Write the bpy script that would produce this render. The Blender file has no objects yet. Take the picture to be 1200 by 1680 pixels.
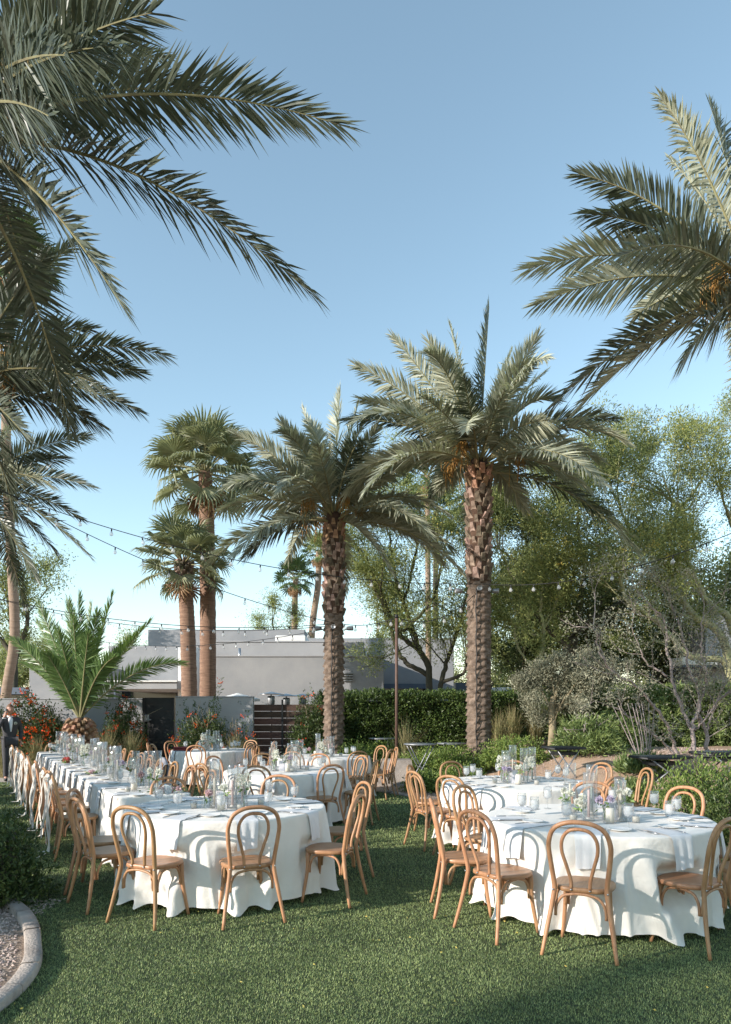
import bpy, math, random
import numpy as np
from mathutils import Vector, Matrix, Euler

# ------------------------------------------------------------------ camera, sky, sun, exposure
S = bpy.context.scene
C = S.collection
FP, HX, HY, EYE = 1180.0, 600.0, 1165.0, 1.68     # focal length and horizon measured in the photograph
cd = bpy.data.cameras.new('camera'); cam = bpy.data.objects.new('camera', cd); C.objects.link(cam)
cam.location = (0, 0, EYE); cam.rotation_euler = (math.radians(90), 0, 0)
cd.sensor_fit = 'HORIZONTAL'; cd.sensor_width = 36; cd.lens = 36 * FP / 1200
cd.shift_y = (HY - 840) / 1200; cd.clip_end = 3000; cd.clip_start = .05
S.camera = cam
SUN_EL = math.radians(19); SUN_TO = Vector((-.89, -.45, 0)).normalized()    # horizontal direction towards the sun
W = bpy.data.worlds.new('World'); S.world = W; W.use_nodes = True
wn = W.node_tree.nodes; sky = wn.new('ShaderNodeTexSky'); sky.sky_type = 'NISHITA'; sky.sun_disc = False
sky.sun_elevation = SUN_EL; sky.sun_rotation = math.atan2(SUN_TO.x, SUN_TO.y)
sky.air_density = 3.3; sky.dust_density = 2.2; sky.ozone_density = 1.6; sky.altitude = 8500
hsv = wn.new('ShaderNodeHueSaturation'); hsv.inputs['Saturation'].default_value = .88; hsv.inputs['Hue'].default_value = .484; W.node_tree.links.new(sky.outputs[0], hsv.inputs['Color'])
W.node_tree.links.new(hsv.outputs[0], wn['Background'].inputs[0]); wn['Background'].inputs[1].default_value = .138
sl = bpy.data.lights.new('sun', 'SUN'); sl.energy = 3.7; sl.angle = math.radians(.55); sl.color = (1, .92, .83)
so = bpy.data.objects.new('sun', sl); C.objects.link(so); so.location = (-20, -10, 20)
ld = Vector((-SUN_TO.x * math.cos(SUN_EL), -SUN_TO.y * math.cos(SUN_EL), -math.sin(SUN_EL)))
so.rotation_euler = ld.to_track_quat('-Z', 'Y').to_euler()
S.view_settings.view_transform = 'Standard'; S.view_settings.look = 'None'
S.view_settings.exposure = 1.02; S.view_settings.gamma = 1
S.render.engine = 'CYCLES'
S.cycles.transparent_max_bounces = 16; S.cycles.max_bounces = 8; S.cycles.caustics_reflective = False; S.cycles.caustics_refractive = False

def at(x, y, d): return np.array([(x - HX) / FP * d, d, EYE - (y - HY) / FP * d])
def gx(x, d): return (x - HX) / FP * d
R = np.random.default_rng(7)
PI = math.pi

# ------------------------------------------------------------------ materials
def nodes(m): m.use_nodes = True; return m.node_tree.nodes, m.node_tree.links
def pmat(name, c1, c2=None, scale=6., rough=.6, bump=0., bscale=None, island=0., objr=0., transl=0., tcol=None, spec=.4, stretch=None, metal=0., detail=5., sheen=0., c3=None):
    m = bpy.data.materials.new(name); n, l = nodes(m); p = n['Principled BSDF']; out = n['Material Output']
    p.inputs['Roughness'].default_value = rough; p.inputs['Specular IOR Level'].default_value = spec; p.inputs['Metallic'].default_value = metal
    if sheen: p.inputs['Sheen Weight'].default_value = sheen
    tc = n.new('ShaderNodeTexCoord'); src = tc.outputs['Object']
    if stretch:
        mp = n.new('ShaderNodeMapping'); mp.inputs['Scale'].default_value = stretch; l.new(src, mp.inputs[0]); src = mp.outputs[0]
    c2 = c2 or tuple(v * .75 for v in c1)
    nz = n.new('ShaderNodeTexNoise'); nz.inputs['Scale'].default_value = scale; nz.inputs['Detail'].default_value = detail; nz.inputs['Roughness'].default_value = .62; l.new(src, nz.inputs['Vector'])
    cr = n.new('ShaderNodeValToRGB'); l.new(nz.outputs[0], cr.inputs[0])
    cr.color_ramp.elements[0].position = .34; cr.color_ramp.elements[0].color = (*c2, 1)
    cr.color_ramp.elements[1].position = .66; cr.color_ramp.elements[1].color = (*c1, 1)
    if c3:
        e = cr.color_ramp.elements.new(.5); e.color = (*c3, 1)
    col = cr.outputs[0]
    for amt, kind in ((island, 'i'), (objr, 'o')):
        if not amt: continue
        if kind == 'i': g = n.new('ShaderNodeNewGeometry'); rnd = g.outputs['Random Per Island']
        else: g = n.new('ShaderNodeObjectInfo'); rnd = g.outputs['Random']
        mr = n.new('ShaderNodeMapRange'); mr.inputs[3].default_value = 1 - amt; mr.inputs[4].default_value = 1 + amt; l.new(rnd, mr.inputs[0])
        hs = n.new('ShaderNodeHueSaturation'); l.new(col, hs.inputs['Color']); l.new(mr.outputs[0], hs.inputs['Value'])
        mh = n.new('ShaderNodeMapRange'); mh.inputs[3].default_value = .5 + amt * .05; mh.inputs[4].default_value = .5 - amt * .05; l.new(rnd, mh.inputs[0]); l.new(mh.outputs[0], hs.inputs['Hue'])
        col = hs.outputs[0]
    l.new(col, p.inputs['Base Color'])
    if bump:
        nb = n.new('ShaderNodeTexNoise'); nb.inputs['Scale'].default_value = bscale or scale * 4; nb.inputs['Detail'].default_value = 6; l.new(src, nb.inputs['Vector'])
        b = n.new('ShaderNodeBump'); b.inputs['Strength'].default_value = bump; b.inputs['Distance'].default_value = .02; l.new(nb.outputs[0], b.inputs['Height']); l.new(b.outputs[0], p.inputs['Normal'])
    if transl:
        t = n.new('ShaderNodeBsdfTranslucent'); mx = n.new('ShaderNodeMixShader'); mx.inputs[0].default_value = transl
        if tcol: t.inputs[0].default_value = (*tcol, 1)
        else: l.new(col, t.inputs[0])
        l.new(p.outputs[0], mx.inputs[1]); l.new(t.outputs[0], mx.inputs[2]); l.new(mx.outputs[0], out.inputs[0])
    return m
def glassmat(name, tint, refl=.06, body=.0, bodycol=(.9, .92, .95), hi=.5):
    m = bpy.data.materials.new(name); n, l = nodes(m); n.remove(n['Principled BSDF']); out = n['Material Output']
    t = n.new('ShaderNodeBsdfTransparent'); t.inputs[0].default_value = (*tint, 1)
    g = n.new('ShaderNodeBsdfGlossy'); g.inputs['Roughness'].default_value = .03
    d = n.new('ShaderNodeBsdfDiffuse'); d.inputs[0].default_value = (*bodycol, 1)
    lw = n.new('ShaderNodeLayerWeight'); lw.inputs[0].default_value = .35
    mr = n.new('ShaderNodeMapRange'); mr.inputs[3].default_value = refl; mr.inputs[4].default_value = hi; l.new(lw.outputs['Facing'], mr.inputs[0])
    m1 = n.new('ShaderNodeMixShader'); m1.inputs[0].default_value = body; l.new(t.outputs[0], m1.inputs[1]); l.new(d.outputs[0], m1.inputs[2])
    m2 = n.new('ShaderNodeMixShader'); l.new(mr.outputs[0], m2.inputs[0]); l.new(m1.outputs[0], m2.inputs[1]); l.new(g.outputs[0], m2.inputs[2]); l.new(m2.outputs[0], out.inputs[0])
    return m
M = {}
M['wood'] = pmat('bentwood', (.47, .26, .135), (.33, .165, .08), 5, .42, .05, 60, objr=.16, stretch=(9, 9, 1.2), spec=.35)
M['seatwood'] = pmat('seat_wood', (.42, .225, .115), (.30, .15, .072), 4, .38, .05, 40, objr=.14, stretch=(14, 1.4, 3), spec=.4)
M['cloth'] = pmat('table_linen', (.86, .815, .75), (.82, .775, .71), 3, .88, .35, 16, sheen=.12, spec=.12, transl=.12)
M['napkin'] = pmat('napkin_linen', (.78, .77, .76), (.72, .71, .71), 6, .9, .12, 300, spec=.1, transl=.1)
M['ribbon'] = pmat('ribbon_silk', (.84, .80, .73), (.78, .73, .66), 5, .5, 0, transl=.35, spec=.4)
M['turf'] = pmat('turf_base', (.07, .088, .034), (.035, .048, .018), 30, .95, .9, 160)
M['blade'] = pmat('turf_blade', (.275, .345, .135), (.15, .205, .075), 1.6, .5, island=.6, transl=.10, spec=.4)
M['dirt'] = pmat('dirt', (.46, .32, .22), (.33, .22, .15), 1.2, .95, .8, 45, c3=(.40, .275, .19))
M['bedsoil'] = pmat('bed_soil', (.34, .26, .20), (.22, .16, .12), 3, .95, .8, 60)
M['gravel'] = pmat('gravel_stone', (.50, .40, .34), (.36, .28, .24), 9, .9, island=.35)
M['concrete'] = pmat('concrete', (.42, .36, .31), (.23, .195, .17), 3.2, .9, .6, 55, c3=(.35, .30, .26), detail=10)
M['pavement'] = pmat('pavement', (.50, .43, .36), (.42, .36, .30), 2, .92, .3, 60)
M['stucco'] = pmat('stucco_grey', (.325, .325, .33), (.245, .252, .265), .55, .92, .45, 35, detail=9)
M['stucco_l'] = pmat('stucco_pale', (.36, .36, .365), (.31, .31, .318), .7, .92, .35, 30)
M['white'] = pmat('white_plaster', (.78, .77, .74), (.70, .69, .67), .8, .9, .25, 40)
M['slate'] = pmat('slate_blue_panel', (.10, .13, .17), (.08, .10, .14), 2, .6)
M['darkglass_and_shade'] = pmat('dark_window_and_shade', (.02, .024, .028), (.015, .018, .02), 2, .12, spec=.6)  # window glass, and also the panel painted as carport shade
M['black'] = pmat('black_metal', (.018, .019, .02), (.012, .012, .013), 5, .5, .1, 60)
M['steel'] = pmat('steel', (.55, .55, .55), (.45, .45, .46), 6, .3, metal=.9)
M['greymetal'] = pmat('grey_metal', (.30, .31, .32), (.22, .22, .23), 6, .45, metal=.6)
M['rust'] = pmat('rusty_pole', (.13, .075, .055), (.085, .05, .04), 6, .7, .2, 60)
M['fence'] = pmat('dark_fence_board', (.105, .055, .038), (.06, .032, .024), 5, .7, .2, 60, objr=.35, stretch=(1, 6, 12))
M['date'] = pmat('date_leaf_shaded', (.115, .135, .095), (.06, .075, .052), 1.6, .40, island=.34, transl=.15, tcol=(.11, .14, .055), spec=.5)  # albedo lowered to paint in the shade on the left palms' frond undersides
M['date_pale'] = pmat('date_leaf_pale', (.42, .43, .32), (.26, .275, .20), 1.6, .46, island=.34, transl=.22, tcol=(.27, .30, .14), spec=.5)
M['young'] = pmat('young_palm_leaf', (.16, .25, .085), (.09, .155, .05), 1.6, .38, island=.3, transl=.3, tcol=(.22, .33, .07), spec=.5)
M['fan'] = pmat('fan_leaf', (.30, .31, .185), (.18, .20, .11), 1.6, .42, island=.3, transl=.3, tcol=(.33, .36, .16), spec=.45)
M['fanfar'] = pmat('fan_leaf_green', (.11, .17, .055), (.07, .11, .04), 1.6, .45, island=.3, transl=.25, spec=.4)
M['deadfan'] = pmat('dead_leaf', (.42, .26, .15), (.28, .16, .09), 3, .7, island=.3, transl=.2)
M['rachis'] = pmat('palm_rachis', (.26, .25, .12), (.18, .15, .08), 3, .5)
M['fruit'] = pmat('date_stalk', (.42, .22, .05), (.30, .15, .035), 6, .6, island=.25)
M['bark_d'] = pmat('date_bark', (.225, .165, .125), (.085, .06, .044), 7, .95, .9, 38, c3=(.15, .11, .084))
M['boot'] = pmat('leaf_base', (.36, .275, .21), (.10, .065, .047), 5, .9, .5, 40, objr=.6)
M['boot2'] = pmat('leaf_base_orange', (.42, .26, .16), (.20, .105, .06), 6, .85, .5, 40, objr=.35)
M['fibre'] = pmat('palm_fibre', (.10, .058, .038), (.05, .028, .018), 9, .95, .8, 60)
M['bark_w'] = pmat('fan_palm_bark', (.32, .20, .14), (.18, .105, .075), 3, .9, .9, 40, stretch=(1, 1, 9), c3=(.26, .16, .11))
M['bark_far'] = pmat('far_palm_bark', (.33, .24, .18), (.24, .17, .12), 3, .9, .5, 40, stretch=(1, 1, 5))
M['limb'] = pmat('palo_verde_bark', (.33, .35, .16), (.22, .235, .10), 2.5, .7, .3, 40, c3=(.30, .28, .16))
M['limb_d'] = pmat('dark_bark', (.085, .075, .05), (.05, .045, .03), 4, .85, .5, 40)
M['limb_t'] = pmat('tan_bark', (.33, .27, .17), (.22, .17, .10), 4, .8, .4, 40)
M['limb_v'] = pmat('smooth_mauve_bark', (.36, .30, .28), (.25, .20, .19), 3, .75, .3, 40)
M['pv'] = pmat('palo_verde_leaf', (.34, .375, .135), (.20, .24, .08), .7, .6, island=.45, transl=.35, spec=.3)
M['pvd'] = pmat('dark_tree_leaf', (.19, .225, .08), (.10, .13, .045), .7, .6, island=.45, transl=.3, spec=.3)
M['yellow'] = pmat('yellow_blossom', (.60, .50, .13), (.48, .40, .09), 3, .6, island=.25, transl=.3)
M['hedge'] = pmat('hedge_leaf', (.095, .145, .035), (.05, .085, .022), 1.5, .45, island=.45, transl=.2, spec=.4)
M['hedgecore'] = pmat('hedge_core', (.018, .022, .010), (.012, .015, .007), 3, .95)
M['oleander'] = pmat('oleander_leaf', (.25, .32, .115), (.15, .21, .07), 1.2, .45, island=.4, transl=.3, spec=.4)
M['bright'] = pmat('bright_shrub_leaf', (.25, .33, .085), (.15, .22, .05), 1.5, .5, island=.4, transl=.35)
M['sage'] = pmat('sage_leaf', (.33, .325, .225), (.22, .22, .15), 1.5, .7, island=.35, transl=.25)
M['tecoma'] = pmat('tecoma_leaf', (.085, .125, .035), (.05, .08, .022), 1.5, .45, island=.5, transl=.25)
M['orange'] = pmat('orange_flower', (.85, .14, .012), (.70, .08, .01), 4, .6, island=.25, transl=.3)
M['oats'] = pmat('dry_grass', (.40, .33, .17), (.24, .23, .10), 2, .7, island=.35, transl=.3)
M['glass'] = glassmat('clear_glass', (.975, .98, .98), .03, .02, hi=.4)
M['cyl'] = glassmat('cylinder_glass', (.975, .975, .97), .03, .015, hi=.38)
M['water'] = glassmat('ice_water', (.93, .94, .95), .06, .45, (.93, .93, .94))
M['bulb'] = glassmat('bulb_glass', (.95, .95, .95), .08, .28, (.9, .9, .9))
M['wax'] = pmat('ivory_wax', (.82, .77, .68), (.78, .73, .63), 4, .45, transl=.25)
M['pinkwax'] = pmat('blush_wax', (.78, .62, .60), (.74, .57, .56), 4, .45, transl=.2)
M['greenwax'] = pmat('sage_wax', (.35, .42, .38), (.32, .38, .34), 4, .45)
M['china'] = pmat('china', (.80, .79, .77), (.76, .75, .73), 3, .25, spec=.5)
M['card'] = pmat('card', (.74, .71, .74), (.71, .68, .71), 3, .8)
M['petal'] = pmat('white_petal', (.84, .83, .76), (.74, .74, .64), 9, .7, island=.12, transl=.3)
M['blush'] = pmat('blush_petal', (.76, .58, .58), (.66, .47, .48), 9, .7, island=.15, transl=.3)
M['coral'] = pmat('coral_petal', (.75, .22, .19), (.62, .15, .14), 9, .7, island=.2, transl=.3)
M['lilac'] = pmat('lilac_petal', (.66, .58, .70), (.58, .50, .62), 9, .7, island=.15, transl=.3)
M['stem'] = pmat('flower_stem', (.16, .25, .07), (.11, .18, .05), 5, .6, island=.3)
M['maroon'] = pmat('maroon_cloth', (.23, .04, .04), (.17, .03, .03), 6, .8, .2, 90)
M['suit'] = pmat('charcoal_suit', (.062, .058, .062), (.048, .045, .048), 20, .8, .15, 200)
M['skin'] = pmat('skin', (.52, .29, .21), (.46, .24, .17), 12, .5)
M['hair'] = pmat('short_hair', (.20, .10, .055), (.13, .065, .035), 30, .6, .4, 120)
M['shirt'] = pmat('white_shirt', (.78, .78, .80), (.74, .74, .76), 12, .8)
M['shoe'] = pmat('black_shoe', (.02, .018, .017), (.014, .012, .012), 8, .3)
M['greyjacket'] = pmat('grey_jacket', (.30, .30, .33), (.24, .24, .27), 8, .85, .2, 90)

# ------------------------------------------------------------------ mesh helpers
class MB:
    def __init__(s): s.V = []; s.F = []; s.n = 0
    def add(s, v, f, mi=0):
        v = np.asarray(v, float); s.V.append(v)
        for fa in (f if isinstance(f, list) else [f]):
            fa = np.asarray(fa, int)
            if len(fa): s.F.append((fa + s.n, mi))
        s.n += len(v); return s
    def mesh(s, name, mats, smooth=True):
        me = bpy.data.meshes.new(name); V = np.concatenate(s.V)
        lt = np.concatenate([np.full(len(f), f.shape[1]) for f, _ in s.F]); li = np.concatenate([f.ravel() for f, _ in s.F])
        mi = np.concatenate([np.full(len(f), m) for f, m in s.F])
        me.vertices.add(len(V)); me.vertices.foreach_set('co', V.ravel().astype(np.float32))
        me.loops.add(len(li)); me.loops.foreach_set('vertex_index', li.astype(np.int32))
        me.polygons.add(len(lt)); ls = np.concatenate([[0], np.cumsum(lt)[:-1]])
        me.polygons.foreach_set('loop_start', ls.astype(np.int32)); me.polygons.foreach_set('loop_total', lt.astype(np.int32))
        me.polygons.foreach_set('material_index', mi.astype(np.int32))
        me.polygons.foreach_set('use_smooth', np.full(len(lt), bool(smooth)))
        for m in (mats if isinstance(mats, (list, tuple)) else [mats]): me.materials.append(M[m])
        me.update(calc_edges=True); me.validate(); return me
    def build(s, name, mats, parent=None, smooth=True): return ob(name, s.mesh(name, mats, smooth), parent)
def ob(name, data, parent=None, loc=None, rot=None, scale=None):
    o = bpy.data.objects.new(name, data); C.objects.link(o)
    if parent is not None: o.parent = parent
    if loc is not None: o.location = [float(v) for v in loc]
    if rot is not None: o.rotation_euler = rot
    if scale is not None: o.scale = scale if hasattr(scale, '__len__') else (scale,) * 3
    return o
def tag(o, label, cat, group=None, kind=None):
    o['label'] = label; o['category'] = cat
    if group: o['group'] = group
    if kind: o['kind'] = kind
    return o
def thing(name, label, cat, loc=(0, 0, 0), rz=0, group=None):
    return tag(ob(name, None, None, loc, (0, 0, rz)), label, cat, group)
def struct(o): o['kind'] = 'structure'; return o
def grid_faces(nr, nc, wrap):
    i, j = np.meshgrid(np.arange(nr - 1), np.arange(nc if wrap else nc - 1), indexing='ij'); j2 = (j + 1) % nc
    return np.stack([i * nc + j, i * nc + j2, (i + 1) * nc + j2, (i + 1) * nc + j], -1).reshape(-1, 4)
def spline(pts, n):
    pts = np.asarray(pts, float); m = len(pts)
    if m == 2: return pts[0] + (pts[1] - pts[0]) * np.linspace(0, 1, n)[:, None]
    P = np.vstack([2 * pts[0] - pts[1], pts, 2 * pts[-1] - pts[-2]]); u = np.linspace(0, m - 1, n); k = np.minimum(u.astype(int), m - 2); t = (u - k)[:, None]
    a, b, c, d = P[k], P[k + 1], P[k + 2], P[k + 3]
    return .5 * (2 * b + (c - a) * t + (2 * a - 5 * b + 4 * c - d) * t * t + (3 * b - a - 3 * c + d) * t ** 3)
def tube(pts, rad, k=8, caps=True):
    pts = np.asarray(pts, float); n = len(pts); rad = np.broadcast_to(np.asarray(rad, float), (n,))
    T = np.gradient(pts, axis=0); T /= np.linalg.norm(T, axis=1)[:, None] + 1e-12
    u = np.cross(T[0], [0, 0, 1.]); 
    if np.linalg.norm(u) < .05: u = np.cross(T[0], [1., 0, 0])
    U = np.zeros_like(pts)
    for i in range(n):
        u = u - T[i] * np.dot(u, T[i]); u /= np.linalg.norm(u) + 1e-12; U[i] = u
    Wv = np.cross(T, U); a = np.arange(k) * 2 * PI / k
    V = pts[:, None] + rad[:, None, None] * (np.cos(a)[None, :, None] * U[:, None] + np.sin(a)[None, :, None] * Wv[:, None])
    V = V.reshape(-1, 3); F = [grid_faces(n, k, True)]
    if caps:
        V = np.vstack([V, pts[0], pts[-1]]); j = np.arange(k); b = (n - 1) * k
        F += [np.stack([(j + 1) % k, j, np.full(k, n * k)], 1), np.stack([b + j, b + (j + 1) % k, np.full(k, n * k + 1)], 1)]
    return V, F
def lathe(prof, k=16):
    prof = np.asarray(prof, float); a = np.arange(k) * 2 * PI / k
    V = np.stack([prof[:, 0, None] * np.cos(a), prof[:, 0, None] * np.sin(a), np.broadcast_to(prof[:, 1, None], (len(prof), k))], -1).reshape(-1, 3)
    return V, [grid_faces(len(prof), k, True)]
BF = np.array([[0, 3, 2, 1], [4, 5, 6, 7], [0, 1, 5, 4], [1, 2, 6, 5], [2, 3, 7, 6], [3, 0, 4, 7]])
def box(x0, x1, y0, y1, z0, z1):
    return np.array([[x0, y0, z0], [x1, y0, z0], [x1, y1, z0], [x0, y1, z0], [x0, y0, z1], [x1, y0, z1], [x1, y1, z1], [x0, y1, z1]], float), BF
def bevbox(x0, x1, y0, y1, z0, z1, b=.01):
    # a box with chamfered edges
    import itertools
    V = []; lo = np.array([x0, y0, z0]); hi = np.array([x1, y1, z1]); idx = {}
    for s in itertools.product((0, 1), repeat=3):
        for ax in range(3):
            p = np.where(np.array(s) == 1, hi - b, lo + b).astype(float); p[ax] = hi[ax] if s[ax] else lo[ax]; idx[(s, ax)] = len(V); V.append(p)
    F4, F3 = [], []
    for ax in range(3):
        o1, o2 = [a for a in range(3) if a != ax]
        for v in (0, 1):
            ring = []
            for q in ((0, 0), (1, 0), (1, 1), (0, 1)):
                s = [0, 0, 0]; s[ax] = v; s[o1], s[o2] = q; ring.append(idx[(tuple(s), ax)])
            F4.append(ring)
    for ax in range(3):                                   # edges running along ax
        o1, o2 = [a for a in range(3) if a != ax]
        for q in itertools.product((0, 1), repeat=2):
            s = [0, 0, 0]; s[o1], s[o2] = q; s2 = list(s); s2[ax] = 1
            F4.append([idx[(tuple(s), o1)], idx[(tuple(s2), o1)], idx[(tuple(s2), o2)], idx[(tuple(s), o2)]])
    for s in itertools.product((0, 1), repeat=3): F3.append([idx[(s, 0)], idx[(s, 1)], idx[(s, 2)]])
    return np.array(V), [np.array(F4), np.array(F3)]
def xf(v, loc=(0, 0, 0), rz=0., s=1.):
    c, sn = math.cos(rz), math.sin(rz); v = np.asarray(v) * s
    return np.stack([v[:, 0] * c - v[:, 1] * sn, v[:, 0] * sn + v[:, 1] * c, v[:, 2]], 1) + np.asarray(loc)
def rdir(n, rng=R):
    v = rng.normal(size=(n, 3)); return v / np.linalg.norm(v, axis=1)[:, None]
def nrm(v): return v / (np.linalg.norm(v, axis=-1, keepdims=True) + 1e-12)
def leaves(P, L, Wd, D=None, rng=R, bend=.15, six=False):
    """leaf blades at points P: length L, width Wd, direction D; two triangles folded along the midrib"""
    n = len(P); D = rdir(n, rng) if D is None else nrm(D); L = np.broadcast_to(L, (n,))[:, None]; Wd = np.broadcast_to(Wd, (n,))[:, None]
    S_ = nrm(np.cross(D, rdir(n, rng))); N = np.cross(D, S_)
    a = P; b = P + D * L * .45 + S_ * Wd * .5 + N * L * bend; c = P + D * L; d = P + D * L * .45 - S_ * Wd * .5 + N * L * bend
    V = np.stack([a, b, c, d], 1).reshape(-1, 3); i = np.arange(n)[:, None] * 4
    return V, [np.hstack([i, i + 1, i + 2]), np.hstack([i, i + 2, i + 3])]
def vnoise(P, s, seed=0):
    """cheap smooth pseudo noise in -1..1"""
    r = np.random.default_rng(seed); o = np.zeros(len(P))
    for k in range(5):
        d = rdir(1, r)[0] * s * (1 + .7 * k); o += np.sin(P @ d * 2 * PI + r.uniform(0, 6.28)) / (1 + .5 * k)
    return o / 2.6

# ------------------------------------------------------------------ ground
def flat_poly(name, pts, z, mat, holes=None):
    import bmesh
    bm = bmesh.new(); bm.faces.new([bm.verts.new((x, y, z)) for x, y in pts]); bmesh.ops.triangulate(bm, faces=bm.faces[:])
    me = bpy.data.meshes.new(name); bm.normal_update(); bm.to_mesh(me); bm.free()
    if me.polygons[0].normal.z < 0: me.flip_normals()
    me.materials.append(M[mat]); return struct(ob(name, me))
KERB = np.array([(-3.2, 1.4), (-2.6, 2.2), (-2.25, 3.0), (-2.08, 3.6), (-2.03, 4.05), (-2.05, 4.4), (-2.14, 4.75), (-2.28, 5.06), (-2.5, 5.5), (-2.82, 5.98), (-3.3, 6.5), (-4.1, 7.2), (-5.3, 8.2), (-7, 9.6), (-10, 12), (-14, 15)])
kc = spline(np.c_[KERB, np.zeros(len(KERB))], 90)[:, :2]
FAR = [(-14, 16.7), (-10, 16.7), (-7, 16.65), (-5.2, 17.8), (-1.5, 17.6), (.5, 14.4), (4.26, 8.6), (6.5, 5.2), (9, 1.4)]
LAWN = [tuple(p) for p in kc] + FAR + [(9, -3), (-3.2, -3)]
flat_poly('ground', [(-400, -60), (400, -60), (400, 700), (-400, 700)], -.012, 'dirt')
flat_poly('lawn', LAWN, 0, 'turf')
flat_poly('planting_bed', [tuple(p) for p in kc] + [(-22, 15), (-22, -6), (-3.2, -6)], -.004, 'bedsoil')
flat_poly('garden_path', [(-16, 16.7), (-10, 16.7), (-7, 16.65), (-5.2, 17.8), (-5.4, 18.3), (-7, 17.9), (-16, 17.9)], .004, 'pavement')
def gz(x, y):
    """height of the dirt garden, which swells gently beyond the lawn edging"""
    x, y = np.asarray(x, float), np.asarray(y, float); dd = np.minimum((x - .5) * .839 + (y - 14.4) * .544, (x - 1.2) * 1.1 + (y - 13) * .15); q = np.clip((dd - .5) / 4.6, 0, 1)
    return .80 * q * q * (3 - 2 * q) * np.clip((34 - y) / 8, 0, 1)
nx_, ny_ = 110, 120; mx, my = np.meshgrid(np.linspace(.2, 24, nx_), np.linspace(1, 36, ny_)); hz_ = gz(mx, my)
mz = hz_ - .010 - .12 * (hz_ < .002) + .03 * (hz_ > .05) * vnoise(np.c_[mx.ravel(), my.ravel(), mx.ravel()], .45, 77).reshape(mx.shape)
struct(MB().add(np.stack([mx, my, mz], -1).reshape(-1, 3), grid_faces(ny_, nx_, False)).build('garden_mound', 'dirt'))
def inpoly(P, poly):
    poly = np.asarray(poly); x, y = P[:, 0], P[:, 1]; c = np.zeros(len(P), bool); j = len(poly) - 1
    for i in range(len(poly)):
        xi, yi = poly[i]; xj, yj = poly[j]
        if yi != yj: c ^= ((yi > y) != (yj > y)) & (x < (xj - xi) * (y - yi) / (yj - yi) + xi)
        j = i
    return c
# blades of the turf, denser and finer where one sees them singly
gm = MB(); gr = np.random.default_rng(3)
for y0, y1, dens, ln, wd in ((2.6, 5, 30000, .0135, .0034), (5, 7, 17000, .015, .0044), (7, 10, 7500, .018, .007), (10, 18.5, 2400, .024, .013)):
    x0, x1 = -.51 * y1 - 1.2, min(.51 * y1 + 1.2, 8); n = int((x1 - x0) * (y1 - y0) * dens)
    P = np.c_[gr.uniform(x0, x1, n), gr.uniform(y0, y1, n), np.zeros(n)]; P = P[inpoly(P, LAWN)]
    cl = vnoise(P, 9, 5) * .5 + vnoise(P, 26, 6) * .5; keep = gr.random(len(P)) < .68 + .75 * cl; P = P[keep]; cl = cl[keep]; n = len(P)
    az = gr.uniform(0, 2 * PI, n) ; lean = np.abs(gr.normal(.48, .36, n)); L = ln * gr.uniform(.6, 1.25, n) * (1 + .25 * cl)
    D = np.c_[np.cos(az) * np.sin(lean), np.sin(az) * np.sin(lean), np.cos(lean)]; Sd = np.c_[-np.sin(az), np.cos(az), np.zeros(n)]
    w = wd * gr.uniform(.7, 1.3, n)[:, None] * .5
    V = np.stack([P - Sd * w, P + Sd * w, P + D * L[:, None]], 1).reshape(-1, 3); gm.add(V, np.arange(3 * n).reshape(-1, 3))
g = gm.build('grass', 'blade', None, False); g['kind'] = 'stuff'; g['label'] = 'short green turf grass covering the lawn'; g['category'] = 'grass'
# fallen petals and dry leaves on the turf
P = np.c_[gr.uniform(-2, 4, 90), gr.uniform(3.9, 8, 90), np.full(90, .028)]; P = P[inpoly(P, LAWN)]
V, F = leaves(P, .022, .012, np.c_[gr.normal(size=(len(P), 2)), gr.normal(size=len(P)) * .2], gr)
fp = MB().add(V, F).build('fallen_petals', 'yellow', None, False); tag(fp, 'tiny dry yellow petals scattered on the turf', 'petals', kind='stuff')
# the concrete kerb in cast lengths
def strip(path, w, h, z0=-.02, bev=.012):
    path = np.asarray(path); T = np.gradient(path, axis=0); T /= np.linalg.norm(T, axis=1)[:, None]; N = np.c_[-T[:, 1], T[:, 0]]
    prof = [(0, z0), (0, h - bev), (bev, h), (w - bev, h), (w, h - bev), (w, z0)]
    V = np.stack([np.c_[path + N * a, np.full(len(path), b)] for a, b in prof], 1).reshape(-1, 3); F = [grid_faces(len(path), 6, False)]
    e = (len(path) - 1) * 6; F.append(np.array([[0, 1, 2, 3], [0, 3, 4, 5], [e + 3, e + 2, e + 1, e], [e + 5, e + 4, e + 3, e]])); return V, F
kp = struct(ob('kerb', None)); dk = spline(np.c_[KERB, np.zeros(len(KERB))], 400)[:, :2]
cut = [0, 42, 74, 100, 122, 150, 172, 205, 232, 262, 300, 350, 399]
for a, b in zip(cut[:-1], cut[1:]):
    seg = dk[a:b + 1].copy(); seg[-1] += (seg[-2] - seg[-1]) * .25
    V, F = strip(seg, .112, .06 + R.uniform(-.004, .004)); MB().add(V, F).build('kerb_stone', 'concrete', kp)
ep = struct(ob('lawn_edging', None)); q = np.array([(.35, 14.64), (.5, 14.4), (4.26, 8.6), (6.5, 5.2), (9, 1.4)])
for a, b in zip(q[:-1], q[1:]):
    m = max(1, int(np.linalg.norm(b - a) / 1.6))
    for k in range(m):
        s0, s1 = a + (b - a) * k / m, a + (b - a) * ((k + .985) / m); V, F = strip(np.array([s0, (s0 + s1) / 2, s1]), .13, .035); MB().add(V, F).build('edging_stone', 'concrete', ep)
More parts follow.
